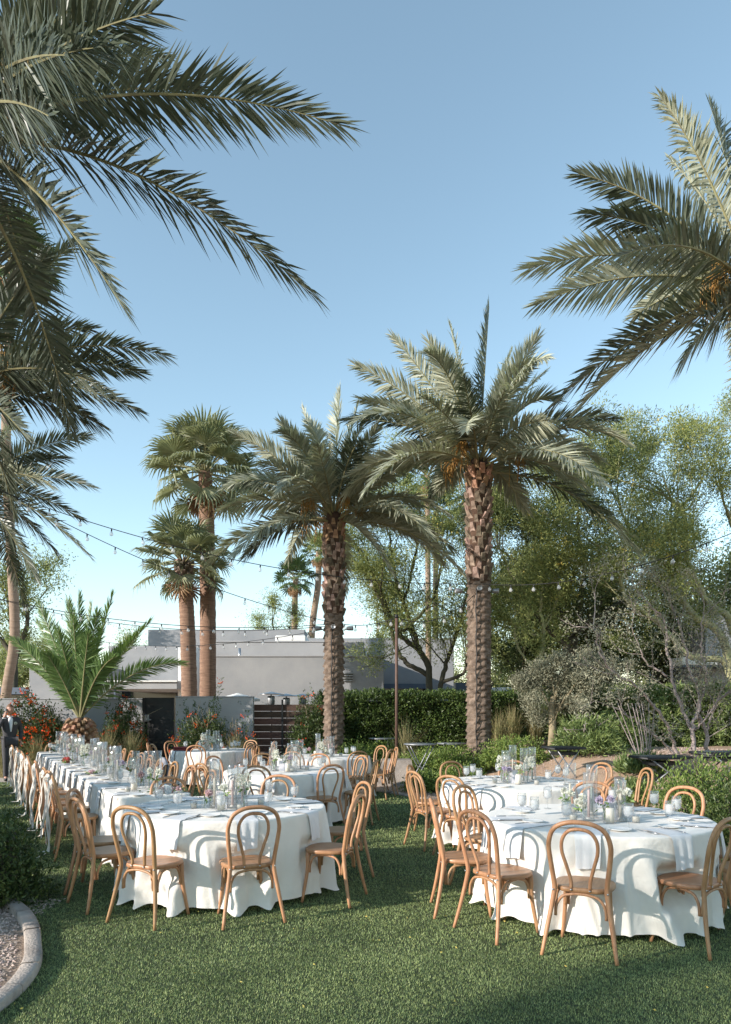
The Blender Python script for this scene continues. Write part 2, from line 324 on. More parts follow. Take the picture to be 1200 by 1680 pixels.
# gravel stones in the bed by the kerb and on the garden ground
OCT = np.array([[1, 0, 0], [0, 1, 0], [-1, 0, 0], [0, -1, 0], [0, 0, 1], [0, 0, -1]], float); OF = np.array([[0, 1, 4], [1, 2, 4], [2, 3, 4], [3, 0, 4], [1, 0, 5], [2, 1, 5], [3, 2, 5], [0, 3, 5]])
def stones(P, s, rng, mb):
    n = len(P); sc = s * rng.uniform(.5, 1.3, (n, 1, 3)) * np.array([1, 1, .7]); V = OCT[None] * sc + rng.normal(size=(n, 6, 3)) * s * .15
    a = rng.uniform(0, 6.28, n); c, sn = np.cos(a)[:, None], np.sin(a)[:, None]
    V = np.stack([V[..., 0] * c - V[..., 1] * sn, V[..., 0] * sn + V[..., 1] * c, V[..., 2]], -1) + P[:, None]
    mb.add(V.reshape(-1, 3), (OF[None] + np.arange(n)[:, None, None] * 6).reshape(-1, 3))
mb = MB(); P = np.c_[R.uniform(-4.2, -2.1, 9000), R.uniform(3.2, 6.4, 9000), np.zeros(9000)]; kx = np.interp(P[:, 1], KERB[:9, 1], KERB[:9, 0]); P = P[P[:, 0] < kx - .17]; stones(P, .013, R, mb)
gv = mb.build('gravel', 'gravel', None, False); tag(gv, 'pinkish gravel in the bed behind the curved kerb', 'gravel', kind='stuff')
mb = MB(); P = np.c_[R.uniform(.3, 8, 16000), R.uniform(7, 17, 16000), np.zeros(16000)]; P = P[~inpoly(P, LAWN)]; P[:, 2] = gz(P[:, 0], P[:, 1]); stones(P, .014, R, mb)
gv = mb.build('gravel', 'gravel', None, False); tag(gv, 'tan gravel on the garden ground beyond the lawn edge', 'gravel', kind='stuff')

# ------------------------------------------------------------------ buildings, walls, gate, fence
def part_box(name, mat, parent, x0, x1, y0, y1, z0, z1, b=0):
    v, f = bevbox(x0, x1, y0, y1, z0, z1, b) if b else box(x0, x1, y0, y1, z0, z1)
    return MB().add(v, f).build(name, mat, parent, False)
def zat(y, d): return EYE - (y - HY) / FP * d
H = thing('stucco_building', 'low grey stucco building with flat stepped roofs behind the hedge and palms', 'building')
part_box('wall', 'stucco', H, gx(352, 30), gx(630, 30), 30, 37, 0, zat(1078, 30), .02)
part_box('wall', 'stucco_l', H, gx(330, 33), gx(596, 33), 33, 39, 3.5, zat(1054, 33), .02)
part_box('wall', 'stucco', H, gx(562, 31), gx(598, 31), 30.6, 33, 3.7, zat(1055, 31.), .02)
part_box('wall', 'stucco', H, gx(243, 40), gx(500, 40), 40, 46, 0, zat(1033, 40), .02)
part_box('wall', 'stucco', H, gx(480, 39.1), gx(745, 39.1), 39.1, 45, 0, zat(1047, 39.1), .02)
part_box('wall', 'stucco', H, gx(48, 34), gx(178, 34), 34, 40, 0, zat(1095, 34), .02)
part_box('wall', 'stucco', H, gx(178, 36), gx(292, 36), 36, 40, 0, zat(1060, 36), .02)
part_box('wall', 'white', H, gx(292, 31), gx(322, 31), 31, 34.5, 0, zat(1062, 31), .02)
part_box('parapet_cap', 'stucco_l', H, gx(352, 30) - .03, gx(630, 30) + .03, 29.96, 37.04, zat(1078, 30) + .002, zat(1078, 30) + .07, .015); part_box('parapet_cap', 'stucco_l', H, gx(330, 33) - .03, gx(596, 33) + .03, 32.96, 39.04, zat(1054, 33) + .002, zat(1054, 33) + .07, .015)
for x, y0 in ((392, 4.0), (600, 4.0)): v, f = tube([(gx(x, 32), 32.2, y0 - .4), (gx(x, 32), 32.2, y0 + .45)], .06, 10); MB().add(v, f).build('roof_pipe', 'steel', H)
cp = part_box('canopy', 'stucco_l', H, gx(166, 30), gx(291, 30), 30, 35.9, zat(1131, 30), zat(1119, 30), .02)
part_box('canopy_edge', 'white', cp, gx(166, 30) - .05, gx(291, 30) + .01, 29.9, 36, zat(1119, 30) + .002, zat(1116.5, 30))
part_box('post', 'slate', H, gx(188, 30.2), gx(191, 30.2), 30.1, 30.2, 0, zat(1131, 30))
part_box('carport_shade_panel', 'darkglass_and_shade', H, gx(176, 35.9), gx(290, 35.9), 35.85, 35.98, 0, 2.6)  # dark panel standing in for the shade under the canopy, not glass
w = part_box('window', 'darkglass_and_shade', H, gx(220, 36), gx(240, 36), 35.96, 36.2, zat(1107, 36), zat(1099, 36))
for k in range(3): part_box('louver', 'slate', w, gx(220, 36), gx(240, 36), 35.90, 35.955, zat(1106.5 - k * 2.6, 36), zat(1105.3 - k * 2.6, 36))
w = part_box('wall_vent', 'darkglass_and_shade', H, gx(563, 30), gx(579, 30), 29.97, 30.1, zat(1118, 30), zat(1104, 30))
for k in range(4): part_box('louver', 'stucco_l', w, gx(562, 30), gx(580, 30), 29.90, 29.965, zat(1117.6 - k * 4, 30), zat(1116 - k * 4, 30))
w = part_box('window', 'darkglass_and_shade', H, gx(632, 39), gx(700, 39), 39.0, 39.2, .3, zat(1130, 39))
part_box('lintel', 'slate', w, gx(628, 39), gx(704, 39), 38.9, 39.05, zat(1130, 39) + .003, zat(1122, 39))
part_box('roof_unit', 'white', H, gx(456, 35), gx(505, 35), 34, 37, zat(1054, 33) + .002, zat(1046, 35), .05)
part_box('wall', 'slate', H, gx(-60, 36), gx(47, 36), 36, 40, zat(1139, 36), zat(1128, 36))
part_box('wall', 'darkglass_and_shade', H, gx(-60, 36), gx(47, 36), 37, 40, 0, zat(1139.1, 36))
part_box('wall', 'slate', H, gx(748, 44), gx(800, 44), 44, 48, 0, zat(1120, 44)); part_box('wall', 'white', H, gx(800, 46), gx(840, 46), 46, 50, 0, zat(1128, 46))
H2 = thing('white_house', 'pale plastered house wall with a projecting flat ledge behind the bare branched tree', 'house')
part_box('wall', 'stucco_l', H2, gx(1158, 25), gx(1420, 25), 25, 30, 0, zat(1008, 25), .02)
part_box('ledge', 'white', H2, gx(1120, 24), gx(1420, 24), 24, 24.99, zat(1091, 24), zat(1078, 24), .02)
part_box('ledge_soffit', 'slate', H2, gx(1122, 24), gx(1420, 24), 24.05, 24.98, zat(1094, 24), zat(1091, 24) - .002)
g1 = thing('garden_wall', 'rendered grey garden wall behind the orange flowering shrubs and stubby palm', 'wall')
part_box('wall', 'stucco_l', g1, gx(-90, 21), gx(235, 21), 21, 21.25, 0, zat(1148, 21)); part_box('coping', 'stucco_l', g1, gx(-90, 21), gx(235, 21) + .01, 20.98, 21.27, zat(1148, 21) + .002, zat(1146, 21), .008)
g2 = thing('garden_wall', 'smooth pale grey garden wall between the black gate and the dark board fence', 'wall')
part_box('wall', 'stucco_l', g2, gx(288, 20.6), gx(415, 20.6), 20.6, 20.85, 0, zat(1144, 20.6)); part_box('coping', 'stucco_l', g2, gx(288, 20.6) - .01, gx(415, 20.6) + .01, 20.58, 20.87, zat(1144, 20.6) + .002, zat(1142.5, 20.6), .008)
gt = thing('garden_gate', 'black slatted metal gate set between two grey garden walls', 'gate')
for k in range(10):
    z0 = .06 + k * .198; part_box('slat', 'black', gt, gx(238, 20.9), gx(285, 20.9), 20.9, 20.93, z0, z0 + .1965)
for x in (236, 284.5): part_box('post', 'black', gt, gx(x, 20.9) - .03, gx(x, 20.9) + .03, 20.86, 20.92, 0, zat(1145, 20.9))
hb = part_box('handle_box', 'steel', gt, gx(238, 20.8), gx(245, 20.8), 20.75, 20.86, zat(1184, 20.8), zat(1173, 20.8), .01); v, f = tube([at(240, 1181, 20.72), at(248, 1181, 20.72)], .012); MB().add(v, f).build('lever', 'steel', hb)
fe = thing('board_fence', 'dark brown horizontal board fence next to the pale garden wall', 'fence')
for px0, px1 in ((416, 462), (465, 532)):
    for k in range(9):
        z0 = .05 + k * .2; part_box('board', 'fence', fe, gx(px0, 21), gx(px1, 21), 21 + R.uniform(0, .012), 21.04, z0, z0 + .188)
for x in (463.5, 533): part_box('post', 'black', fe, gx(x, 21) - .022, gx(x, 21) + .022, 20.95, 21.05, 0, 1.98)
def patio_heater(px, py, d, label):
    x = gx(px, d); z = zat(py, d); t = thing('patio_heater', label, 'patio heater', (x, d, 0), 0, 'patio heaters behind the board fence')
    v, f = lathe([(.02, z + .08), (.06, z + .07), (.42, z), (.43, z - .015), (.40, z - .012), (.06, z + .045), (.0, z + .05)], 28); MB().add(v, f).build('reflector', 'steel', t)
    v, f = lathe([(.0, z - .05), (.11, z - .06), (.125, z - .12), (.12, z - .3), (.09, z - .36), (.05, z - .42), (.0, z - .42)], 18); MB().add(v, f).build('burner', 'greymetal', t)
    v, f = tube([(0, 0, z - .41), (0, 0, .35)], .035, 10); MB().add(v, f).build('pole', 'greymetal', t)
    v, f = tube([(0, 0, z - .06), (0, 0, z + .06)], .02, 6); MB().add(v, f).build('neck', 'steel', t)
    v, f = lathe([(0, .36), (.2, .36), (.23, .3), (.25, 0), (0, 0)], 20); MB().add(v, f).build('base', 'greymetal', t)
patio_heater(445, 1139, 23, 'steel patio heater with wide dish behind the fence beside the wall end')
patio_heater(470, 1142, 24, 'steel patio heater with wide dish, middle of three behind the fence')
patio_heater(497, 1142, 24.5, 'steel patio heater with wide dish near the palm behind the fence')
um = thing('patio_umbrella', 'white patio umbrella just showing above the pale garden wall', 'umbrella', (gx(390, 24), 24, 0))
zt = zat(1137, 24); a = np.arange(8) * PI / 4
V = np.vstack([[0, 0, zt], np.c_[.75 * np.cos(a), .75 * np.sin(a), np.full(8, zt - .2)], np.c_[.75 * np.cos(a), .75 * np.sin(a), np.full(8, zt - .28)]])
j = np.arange(8); MB().add(V, [np.c_[np.zeros(8, int), 1 + j, 1 + (j + 1) % 8], np.c_[1 + j, 9 + j, 9 + (j + 1) % 8, 1 + (j + 1) % 8]]).build('canopy', 'white', um, False)
v, f = tube([(0, 0, 0), (0, 0, zt)], .02); MB().add(v, f).build('pole', 'steel', um)

# ------------------------------------------------------------------ palms
def frond(P0, P1, P2, wl, n, rng, droop=.2, r0=.022, wid=.026, stiff=.35, start=.14, roll=0.):
    P0, P1, P2 = map(lambda p: np.asarray(p, float), (P0, P1, P2)); mb = MB()
    bez = lambda t: (1 - t)[:, None] ** 2 * P0 + 2 * (t * (1 - t))[:, None] * P1 + (t ** 2)[:, None] * P2
    dbz = lambda t: nrm(2 * (1 - t)[:, None] * (P1 - P0) + 2 * t[:, None] * (P2 - P1))
    t = np.linspace(0, 1, 14); v, f = tube(bez(t), r0 * (1 - t * .93) + .002, 5, False); mb.add(v, f, 0)
    t = np.linspace(start, .995, n); t = np.clip(np.repeat(t, 2) + rng.normal(0, .25 / n, 2 * n), start * .8, 1); sd = np.tile([1., -1.], n)
    B, T = bez(t), dbz(t)
    ref = np.array([0, 0, 1.]); h = P2 - P0; h[2] = 0
    if np.linalg.norm(h) < .35 * np.linalg.norm(P2 - P0): ref = -nrm(h + [0.01, .01, 0]) + np.array([0, 0, .3])
    Sv = nrm(np.cross(T, ref)); N = np.cross(Sv, T)
    if roll: Sv, N = Sv * math.cos(roll) + N * math.sin(roll), N * math.cos(roll) - Sv * math.sin(roll)
    prof = np.interp(t, [0, .14, .3, .55, .8, 1], [.45, .62, .95, 1, .78, .5]); L = wl * prof * rng.uniform(.86, 1.12, 2 * n)
    ang = np.interp(t, [0, .3, .7, 1], [1.12, .95, .72, .28]) + rng.normal(0, .07, 2 * n); dih = stiff + rng.normal(0, .22, 2 * n)
    D = T * np.cos(ang)[:, None] + (Sv * (sd * np.cos(dih))[:, None] + N * np.sin(dih)[:, None]) * np.sin(ang)[:, None]
    Wv = nrm(T - D * np.sum(T * D, 1)[:, None]) + N * rng.normal(0, .35, 2 * n)[:, None]; Wv = nrm(Wv - D * np.sum(Wv * D, 1)[:, None])
    w = (wid * np.interp(t, [0, .2, .7, 1], [.7, 1, 1, .6]))[:, None] * .5; g = np.array([0, 0, -1.]); dr = (droop * rng.uniform(.5, 1.5, 2 * n) * L)[:, None]
    Lc = L[:, None]
    a, b = B - Wv * w * .5, B + Wv * w * .5; m = B + D * Lc * .5 + g * dr * .3; c, d = m - Wv * w, m + Wv * w; e = B + D * Lc + g * dr
    V = np.stack([a, b, d, c, e], 1).reshape(-1, 3); i = np.arange(2 * n)[:, None] * 5
    mb.add(V, [np.hstack([i, i + 1, i + 2, i + 3]), np.hstack([i + 3, i + 2, i + 4])], 1); return mb
BOOT = MB()
V = np.array([[-.085, 0, -.10], [.085, 0, -.10], [.055, .05, .02], [-.055, .05, .02], [-.05, .075, .13], [.05, .075, .13], [-.045, .03, .15], [.045, .03, .15], [-.09, -.05, -.08], [.09, -.05, -.08], [.05, -.05, .15], [-.05, -.05, .15]])
BOOT.add(V, [np.array([[0, 1, 2, 3], [3, 2, 5, 4], [4, 5, 7, 6], [6, 7, 10, 11], [1, 9, 10, 7], [8, 0, 6, 11]]), np.array([[1, 7, 5], [1, 5, 2], [0, 4, 6], [0, 3, 4]])])
boot_me = BOOT.mesh('leaf_base', 'boot', False); boot_or = BOOT.mesh('leaf_base', 'boot2', False)
def scar_trunk(hgt, r0, r1, rows, k, rng, amp=.20, pitch=.18, m=5, lean=(0, 0), zoff=0):
    z = np.linspace(-.05, hgt, rows); a = np.arange(k) * 2 * PI / k; Z, A = np.meshgrid(z, a, indexing='ij')
    r = r0 + (r1 - r0) * Z / hgt + .05 * np.exp(-np.maximum(Z, 0) / .25)
    q = (Z / pitch); b = np.zeros_like(Z)
    for o, s in ((0, 0), (.5, PI / m)):                      # two interleaved rows of scalloped scars
        fr = (q + o) % 1.; b = np.maximum(b, (1 - fr) ** .7 * np.clip(np.cos((A + s) * m) * .75 + .45, 0, 1))
    r = r * (1 + amp * (b * 1.7 - .8)) + rng.normal(0, .006, Z.shape)
    V = np.stack([r * np.cos(A) + lean[0] * (Z / hgt) ** 1.5, r * np.sin(A) + lean[1] * (Z / hgt) ** 1.5, Z], -1).reshape(-1, 3)
    return V, [grid_faces(rows, k, True)]
def fruit_stalk(P0, dirv, L, rng):
    mb = MB(); dirv = nrm(np.asarray(dirv, float)); P0 = np.asarray(P0); e = P0 + dirv * L * .55 + np.array([0, 0, .1 * L])
    v, f = tube(spline([P0, (P0 + e) / 2 + [0, 0, .1 * L], e], 5), [.02, .018, .015, .013, .01], 5); mb.add(v, f)
    for k in range(34):
        d = nrm(dirv + rng.normal(0, .55, 3)); q = e + d * L * .3 * rng.uniform(.6, 1) + [0, 0, -.1 * L]; q2 = q + [rng.normal(0, .04), rng.normal(0, .04), -L * rng.uniform(.15, .45)]
        v, f = tube(spline([e - dirv * L * .15 * rng.random(), q, q2], 5), .007, 3, False); mb.add(v, f)
    return mb
def date_palm(label, px, pyb, d, tips=(), L=3.8, nrand=20, trunk_r=.27, boot_len=2.0, seed=0, group='tall date palms around the lawn', az_rng=None, wl=.60, nleaf=104, ncut=None, wid=.040, el_rng=(-.35, 1.35), fruits=5, skirt=12, detail=1., pale=.35):
    """px, pyb = where the crown's heart is seen, d = distance; tips = (x, y, arch, depth sign) of the fronds one can make out"""
    rng = np.random.default_rng(seed + 100); c = at(px, pyb, d); t = thing('date_palm', label, 'palm tree', (c[0], c[1], 0), 0, group); hz = c[2]
    th = hz - .25; zb = th - boot_len
    v, f = scar_trunk(zb + .1, trunk_r * .96, trunk_r * .90, int((zb + .1) / .028 * detail), int(34 * detail), rng); tr = MB().add(v, f).build('trunk', 'bark_d', t)
    zz = np.linspace(zb, th + .25, 12); v, f = tube(np.c_[np.zeros(12), np.zeros(12), zz], np.interp(zz, [zb, zb + .3, th - .3, th + .25], [trunk_r * .84, trunk_r * .90, trunk_r * .92, trunk_r * .7]), 24); fb = MB().add(v, f).build('fibre_sheath', 'fibre', t)
    nb = int(boot_len * 40 * trunk_r / .27)
    for i in range(nb):
        a = i * 2.39996 + rng.normal(0, .05); z = zb + .1 + (th - zb) * i / nb; r = trunk_r * np.interp(z, [zb, zb + .3, th], [.84, .90, .92])
        s = rng.uniform(.62, 1.0); ob('leaf_base', boot_me if z < th - .45 else boot_or, tr, (r * math.cos(a), r * math.sin(a), z), (rng.normal(-.12, .08), rng.normal(0, .1), a - PI / 2), (s, s, s * rng.uniform(.9, 1.3)))
    P0c = np.array([0, 0, hz]); fr = []
    for i, tp in enumerate(tips):
        x, y = tp[:2]; arch = tp[2] if len(tp) > 2 else .2; sg = tp[3] if len(tp) > 3 else (1 if i % 2 else -1) * .6
        e2 = at(x, y, d) - c; l2 = np.linalg.norm(e2[[0, 2]]); off = sg * math.sqrt(max(0, (L * .93) ** 2 - l2 * l2)) if l2 < L * .93 else sg * .4
        q = at(x, y, d + off) - np.array([c[0], c[1], 0]); P2 = q; h = P2 - P0c; ln = np.linalg.norm(h); b0 = P0c + nrm(h) * .12 + [0, 0, -.1]
        fr.append((b0, P0c + h * .48 + np.array([0, 0, arch * ln]), P2, .5 * np.sign(h[0]) + rng.normal(0, .22)))
    lo, hi = az_rng or (0, 2 * PI)
    for i in range(nrand):
        az = lo + ((i * .618034) % 1) * (hi - lo) + rng.normal(0, .08); el = el_rng[0] + (el_rng[1] - el_rng[0]) * ((i + .5) / nrand) ** 1.15 + rng.normal(0, .06); l = L * rng.uniform(.85, 1.05) * (1 - .12 * abs(el - .4))
        u = np.array([math.cos(az) * math.cos(el), math.sin(az) * math.cos(el), math.sin(el)]); sag = .22 + .2 * math.cos(el)
        b0 = P0c + u * .15 + [0, 0, -.25 + .25 * math.sin(el)]; fr.append((b0, b0 + u * l * .55 + [0, 0, .05 * l], b0 + u * l * .95 - np.array([0, 0, sag * l]), rng.normal(0, .35)))
    nd = len(tips)
    for fi_, (b0, b1, b2, rl) in enumerate(fr):
        mb = frond(b0, b1, b2, wl * rng.uniform(.9, 1.1), nleaf, rng, rng.uniform(.08, .38), .026, wid, rng.uniform(.15, .55), roll=rl)
        mb.build('frond', ['rachis', 'date_pale' if rng.random() < pale else 'date'], t, False)  # fewer pale fronds on the left palms paint their crowns as shaded
    for i in range(fruits):
        az = rng.uniform(0, 2 * PI); fruit_stalk((0, 0, hz - .15), (math.cos(az), math.sin(az), rng.uniform(.2, .9)), rng.uniform(.9, 1.5), rng).build('fruit_stalk', 'fruit', t)
    return t, c
def fan_leaf_mesh(rng, Rr=.85, nseg=26, pet=.9, dead=False):
    """petiole along +X then a pleated fan; local X is outward, Z up"""
    mb = MB(); v, f = tube(spline([(0, 0, 0), (pet * .5, 0, .04), (pet, 0, 0)], 6), np.linspace(.026, .014, 6), 5); mb.add(v, f, 0)
    th = np.linspace(-2.15, 2.15, nseg) + rng.normal(0, .02, nseg); L = Rr * (1 - .22 * (np.abs(th) / 2.15) ** 2) * rng.uniform(.9, 1.08, nseg)
    D = np.c_[np.cos(th), np.sin(th), np.full(nseg, .06)]; Sd = np.c_[-np.sin(th), np.cos(th), np.zeros(nseg)]; dth = 4.3 / nseg
    o = np.array([pet, 0, 0]); up = np.array([0, 0, 1.]); cup = .16
    m1 = o + D * (L * .45)[:, None] + up * (cup * np.abs(np.sin(th)) * .35)[:, None]; w1 = (L * .45 * dth * .52)[:, None]
    m2 = o + D * (L * .72)[:, None] + up * (cup * np.abs(np.sin(th)) * .4 - .05 * L - rng.uniform(0, .03, nseg))[:, None]; w2 = w1 * .75
    e = o + D * (L * .93)[:, None] - up * (L * rng.uniform(.14, .42, nseg))[:, None]
    pl = .018
    V = np.stack([np.repeat(o[None], nseg, 0), m1 - Sd * w1 - up * pl, m1 + up * pl, m1 + Sd * w1 - up * pl, m2 - Sd * w2 - up * pl * .6, m2 + up * pl * .6, m2 + Sd * w2 - up * pl * .6, e], 1).reshape(-1, 3)
    i = np.arange(nseg)[:, None] * 8
    mb.add(V, [np.hstack([i, i + 1, i + 2]), np.hstack([i, i + 2, i + 3]), np.hstack([i + 4, i + 7, i + 5]), np.hstack([i + 5, i + 7, i + 6]), np.hstack([i + 1, i + 4, i + 5, i + 2]), np.hstack([i + 2, i + 5, i + 6, i + 3])], 1)
    return mb
fr_ = np.random.default_rng(21)
FAN = [fan_leaf_mesh(fr_).mesh('fan_leaf', ['rachis', 'fan'], False) for _ in range(5)]
FANF = [fan_leaf_mesh(fr_, nseg=16).mesh('fan_leaf', ['rachis', 'fanfar'], False) for _ in range(3)]
DEAD = [fan_leaf_mesh(fr_, .8, 16).mesh('dead_fan_leaf', ['deadfan', 'deadfan'], False) for _ in range(2)]
def fan_palm(label, pts, rad, n, size, seed, metas=FAN, bark='bark_w', group=None, dead=2, el0=-.9, collar=None):
    """pts: trunk path in the world from the ground to the crown"""
    rng = np.random.default_rng(seed); pts = [np.asarray(p, float) for p in pts]; b = pts[0].copy(); b[2] = 0
    t = thing('fan_palm', label, 'palm tree', b, 0, group); P = spline([p - b for p in pts], 90); z = np.linspace(0, 1, 90)
    rr = np.interp(z, [0, .06, .9, 1], [rad * 1.15, rad * 1.03, rad * .92, rad * .8]) * (1 + .018 * ((np.arange(90) % 3) - 1)) + rng.normal(0, rad * .012, 90)
    v, f = tube(P, rr, 20); MB().add(v, f).build('trunk', bark, t); top = P[-1]
    if collar:
        for i in range(46):
            a = i * 2.39996; ob('leaf_base', boot_me, t, top + np.array([rad * .85 * math.cos(a), rad * .85 * math.sin(a), -.85 + .02 * i]), (-.5, 0, a - PI / 2), 1.1)
    for i in range(n):
        az = i * 2.39996; el = el0 + (1.45 - el0) * ((i + .5) / n) ** .85 + rng.normal(0, .08); q = top + np.array([math.cos(az) * .12, math.sin(az) * .12, .1 * math.sin(el)])
        ob('fan_leaf', metas[rng.integers(len(metas))], t, q, Euler((rng.normal(0, .25), -el, az)), size * rng.uniform(.85, 1.1))
    for i in range(dead):
        az = rng.uniform(0, 6.28); ob('dead_fan_leaf', DEAD[i % 2], t, top + np.array([.1 * math.cos(az), .1 * math.sin(az), -.15]), Euler((rng.normal(0, .3), 1.25, az)), size * .75)
    return t
LP = PI  # fronds of the palms at the edges mostly point away from the open sky
date_palm('date palm by the kerb whose drooping dark fronds hang over the long table', -80, 205, 8.0, tips=[(560, 205, .17, -.25), (512, 482, .20, .15), (204, 506, .16, -.3), (330, -60, .2, .3), (60, 330, .1, .6), (250, 20, .12, -.6), (330, 150, .12, .5), (230, -40, .2, 0), (120, -30, .1, .2), (190, 75, .12, -.7), (150, 130, .1, .8), (80, 190, .1, -.7), (270, 95, .15, .75), (60, 40, .1, .5), (110, 90, .1, -.9)], L=4.1, nrand=13, seed=1, az_rng=(1.7, 4.1), el_rng=(-.1, 1.35), wl=.64, nleaf=116, wid=.033, fruits=9, pale=.0)
date_palm('date palm whose fronds hang halfway up the sky behind the first kerb side palm', -62, 622, 14, tips=[(272, 583, .2, -.2), (232, 612, .18, .3), (228, 675, .16, -.2), (165, 698, .13, .3), (122, 398, .12, .2), (75, 420, .1, -.4), (60, 455, .1, .5), (45, 720, .1, -.3), (150, 540, .2, .6), (180, 640, .18, -.6)], L=3.9, nrand=9, seed=2, az_rng=(1.7, 4.2), el_rng=(-.2, 1.35), wl=.62, nleaf=104, fruits=6, pale=.15)
date_palm('low crowned date palm beyond the kerb side pair, near the thin leaning palm', -48, 795, 19.5, tips=[(146, 715, .16, -.2), (108, 752, .14, .2), (153, 800, .18, -.3), (132, 850, .18, .3), (147, 912, .2, -.2), (92, 905, .18, .3), (30, 690, .1, .4), (60, 950, .15, 0), (90, 800, .2, -.7)], L=3.6, nrand=10, seed=3, az_rng=(1.7, 4.3), wl=.58, nleaf=96, fruits=3, pale=.15)
date_palm('sparse crowned date palm standing over the dirt garden beside the house', 1240, 470, 12, tips=[(1085, 160, .16, -.3), (950, 285, .18, .2), (960, 350, .17, -.3), (868, 440, .2, -.1), (880, 500, .2, .3), (905, 668, .17, -.2), (955, 665, .15, .35), (1115, 600, .12, -.5), (1100, 262, .12, .5), (1165, 170, .1, .6), (1020, 420, .2, -.8), (1040, 520, .2, .8)], L=3.9, nrand=16, seed=4, az_rng=(-1.4, 1.4), wl=.64, nleaf=108, fruits=8, pale=.4)
pal_l, cl_ = date_palm('date palm whose ringed trunk rises in front of the grey building and hedge', 548, 842, 18.5, tips=[(557, 642, .05, .2), (497, 672, .08, .3), (462, 692, .1, -.3), (588, 662, .06, .4), (385, 712, .17, -.2), (372, 790, .2, .3), (366, 835, .22, -.2), (404, 912, .24, .2), (642, 938, .24, -.3), (702, 892, .24, .3), (748, 905, .27, -.2), (430, 760, .2, -.8), (640, 780, .15, -.4), (690, 830, .2, .5), (455, 850, .25, .8), (620, 700, .1, -.6), (520, 730, .1, -.8), (700, 760, .17, .2)], L=3.7, nrand=18, seed=5, el_rng=(-.1, 1.35), trunk_r=.265, boot_len=2.45, fruits=5, pale=.85)
pal_r, cr_ = date_palm('tallest full crowned date palm with a spotlight band on its trunk', 786, 755, 17, tips=[(803, 503, .04, .2), (738, 532, .06, .3), (705, 560, .08, -.4), (645, 552, .1, -.2), (585, 600, .14, .3), (592, 655, .16, -.3), (565, 690, .2, .2), (575, 780, .24, -.2), (720, 805, .24, .5), (882, 553, .1, -.3), (840, 575, .06, .5), (895, 610, .12, .5), (1012, 688, .24, -.2), (985, 755, .26, .3), (962, 800, .26, -.3), (862, 835, .26, .2), (905, 690, .2, -.8), (690, 650, .15, -.8), (760, 620, .1, -.9), (830, 640, .1, -.8), (640, 745, .22, .4), (920, 720, .22, .5)], L=3.9, nrand=18, seed=6, el_rng=(-.1, 1.35), trunk_r=.29, boot_len=2.75, fruits=6, pale=.85)
# cut leaf stub hanging on the tall palm, and the young palm with its scaly stubby trunk
yp = at(131, 1168, 19.2); rng = np.random.default_rng(31)
t = thing('young_palm', 'young green palm with a stubby pineapple trunk in front of the garden wall', 'palm tree', (yp[0], yp[1], 0))
v, f = lathe([(.28, -.02), (.40, .15), (.43, .45), (.38, .85), (.30, 1.2), (.18, 1.45), (0, 1.5)], 20); yt = MB().add(v, f).build('trunk', 'fibre', t)
for i in range(150):
    a = i * 2.39996; z = .12 + 1.25 * i / 150; r = np.interp(z, [0, .15, .45, .85, 1.2, 1.45], [.3, .42, .44, .4, .32, .2]); ob('leaf_base', boot_or, yt, (r * math.cos(a), r * math.sin(a), z), (rng.normal(-.55, .1), rng.normal(0, .12), a - PI / 2), (.75, 1.1, .75))
yt0 = np.array([0, 0, 1.45]); ytips = [(185, 975, .03, .2), (112, 985, .02, -.2), (150, 992, .02, .5), (62, 988, .08, .2), (18, 1048, .16, -.2), (38, 1090, .14, .4), (246, 1020, .09, .2), (300, 1088, .26, -.1), (192, 1078, .3, -.9), (95, 1035, .06, -.6), (170, 1030, .1, .7), (60, 1020, .1, .7), (130, 975, 0, .1), (205, 1060, .2, .5), (78, 1075, .12, -.6), (120, 1010, .04, -.8), (160, 1005, .05, -.7), (225, 1040, .12, .5), (40, 1055, .14, .6), (145, 1040, .1, -.9)]
for x, y, ar, sg in ytips:
    Lf = 3.3; e2 = at(x, y, yp[1]) - at(131, 1160, yp[1]); l2 = np.linalg.norm(e2); off = sg * math.sqrt(max(.1, Lf ** 2 - l2 * l2)) * .5; P2 = at(x, y, yp[1] + off) - np.array([yp[0], yp[1], 0]); h = P2 - yt0
    frond(yt0 + nrm(h) * .05, yt0 + h * .5 + np.array([0, 0, ar * np.linalg.norm(h)]), P2, .50, 130, rng, .14, .026, .032, .42, .1, roll=.5 * np.sign(h[0]) + rng.normal(0, .25)).build('frond', ['rachis', 'young'], t, False)
fan_palm('stout fan palm with a tall cinnamon trunk behind the gate wall', [at(341, 1150, 27) * [1, 1, 0], at(341, 950, 27), at(337, 775, 27)], .30, 44, 1.35, 41, group=None, dead=4)
fan_palm('shorter fan palm with a frayed collar beside the taller cinnamon trunk', [at(312, 1150, 26) * [1, 1, 0], at(309, 1060, 26), at(302, 925, 26)], .28, 34, 1.1, 42, collar=True, dead=2, el0=-.8)
fan_palm('thin leaning fan palm rising behind the garden wall beyond the kerb side palms', [np.array([gx(5, 31), 31, 0]), at(10, 1140, 31), at(24, 1040, 31), at(18, 900, 31), at(10, 700, 31), at(22, 430, 31)], .21, 34, 1.3, 43, FANF, 'bark_far', dead=3)
fan_palm('far slender fan palm with a shaggy dead skirt, the straighter of two beyond the building', [np.array([gx(480, 60), 60, 0]), at(483, 1040, 60), at(485, 950, 60)], .26, 34, 1.15, 44, FANF, 'bark_far', 'far fan palms', dead=9)
fan_palm('far fan palm with curved pale trunk, partly behind the ringed date palm', [np.array([gx(508, 62), 62, 0]), at(512, 1040, 62), at(522, 960, 62), at(523, 905, 62)], .28, 30, 1.1, 45, FANF, 'bark_far', 'far fan palms', dead=9)
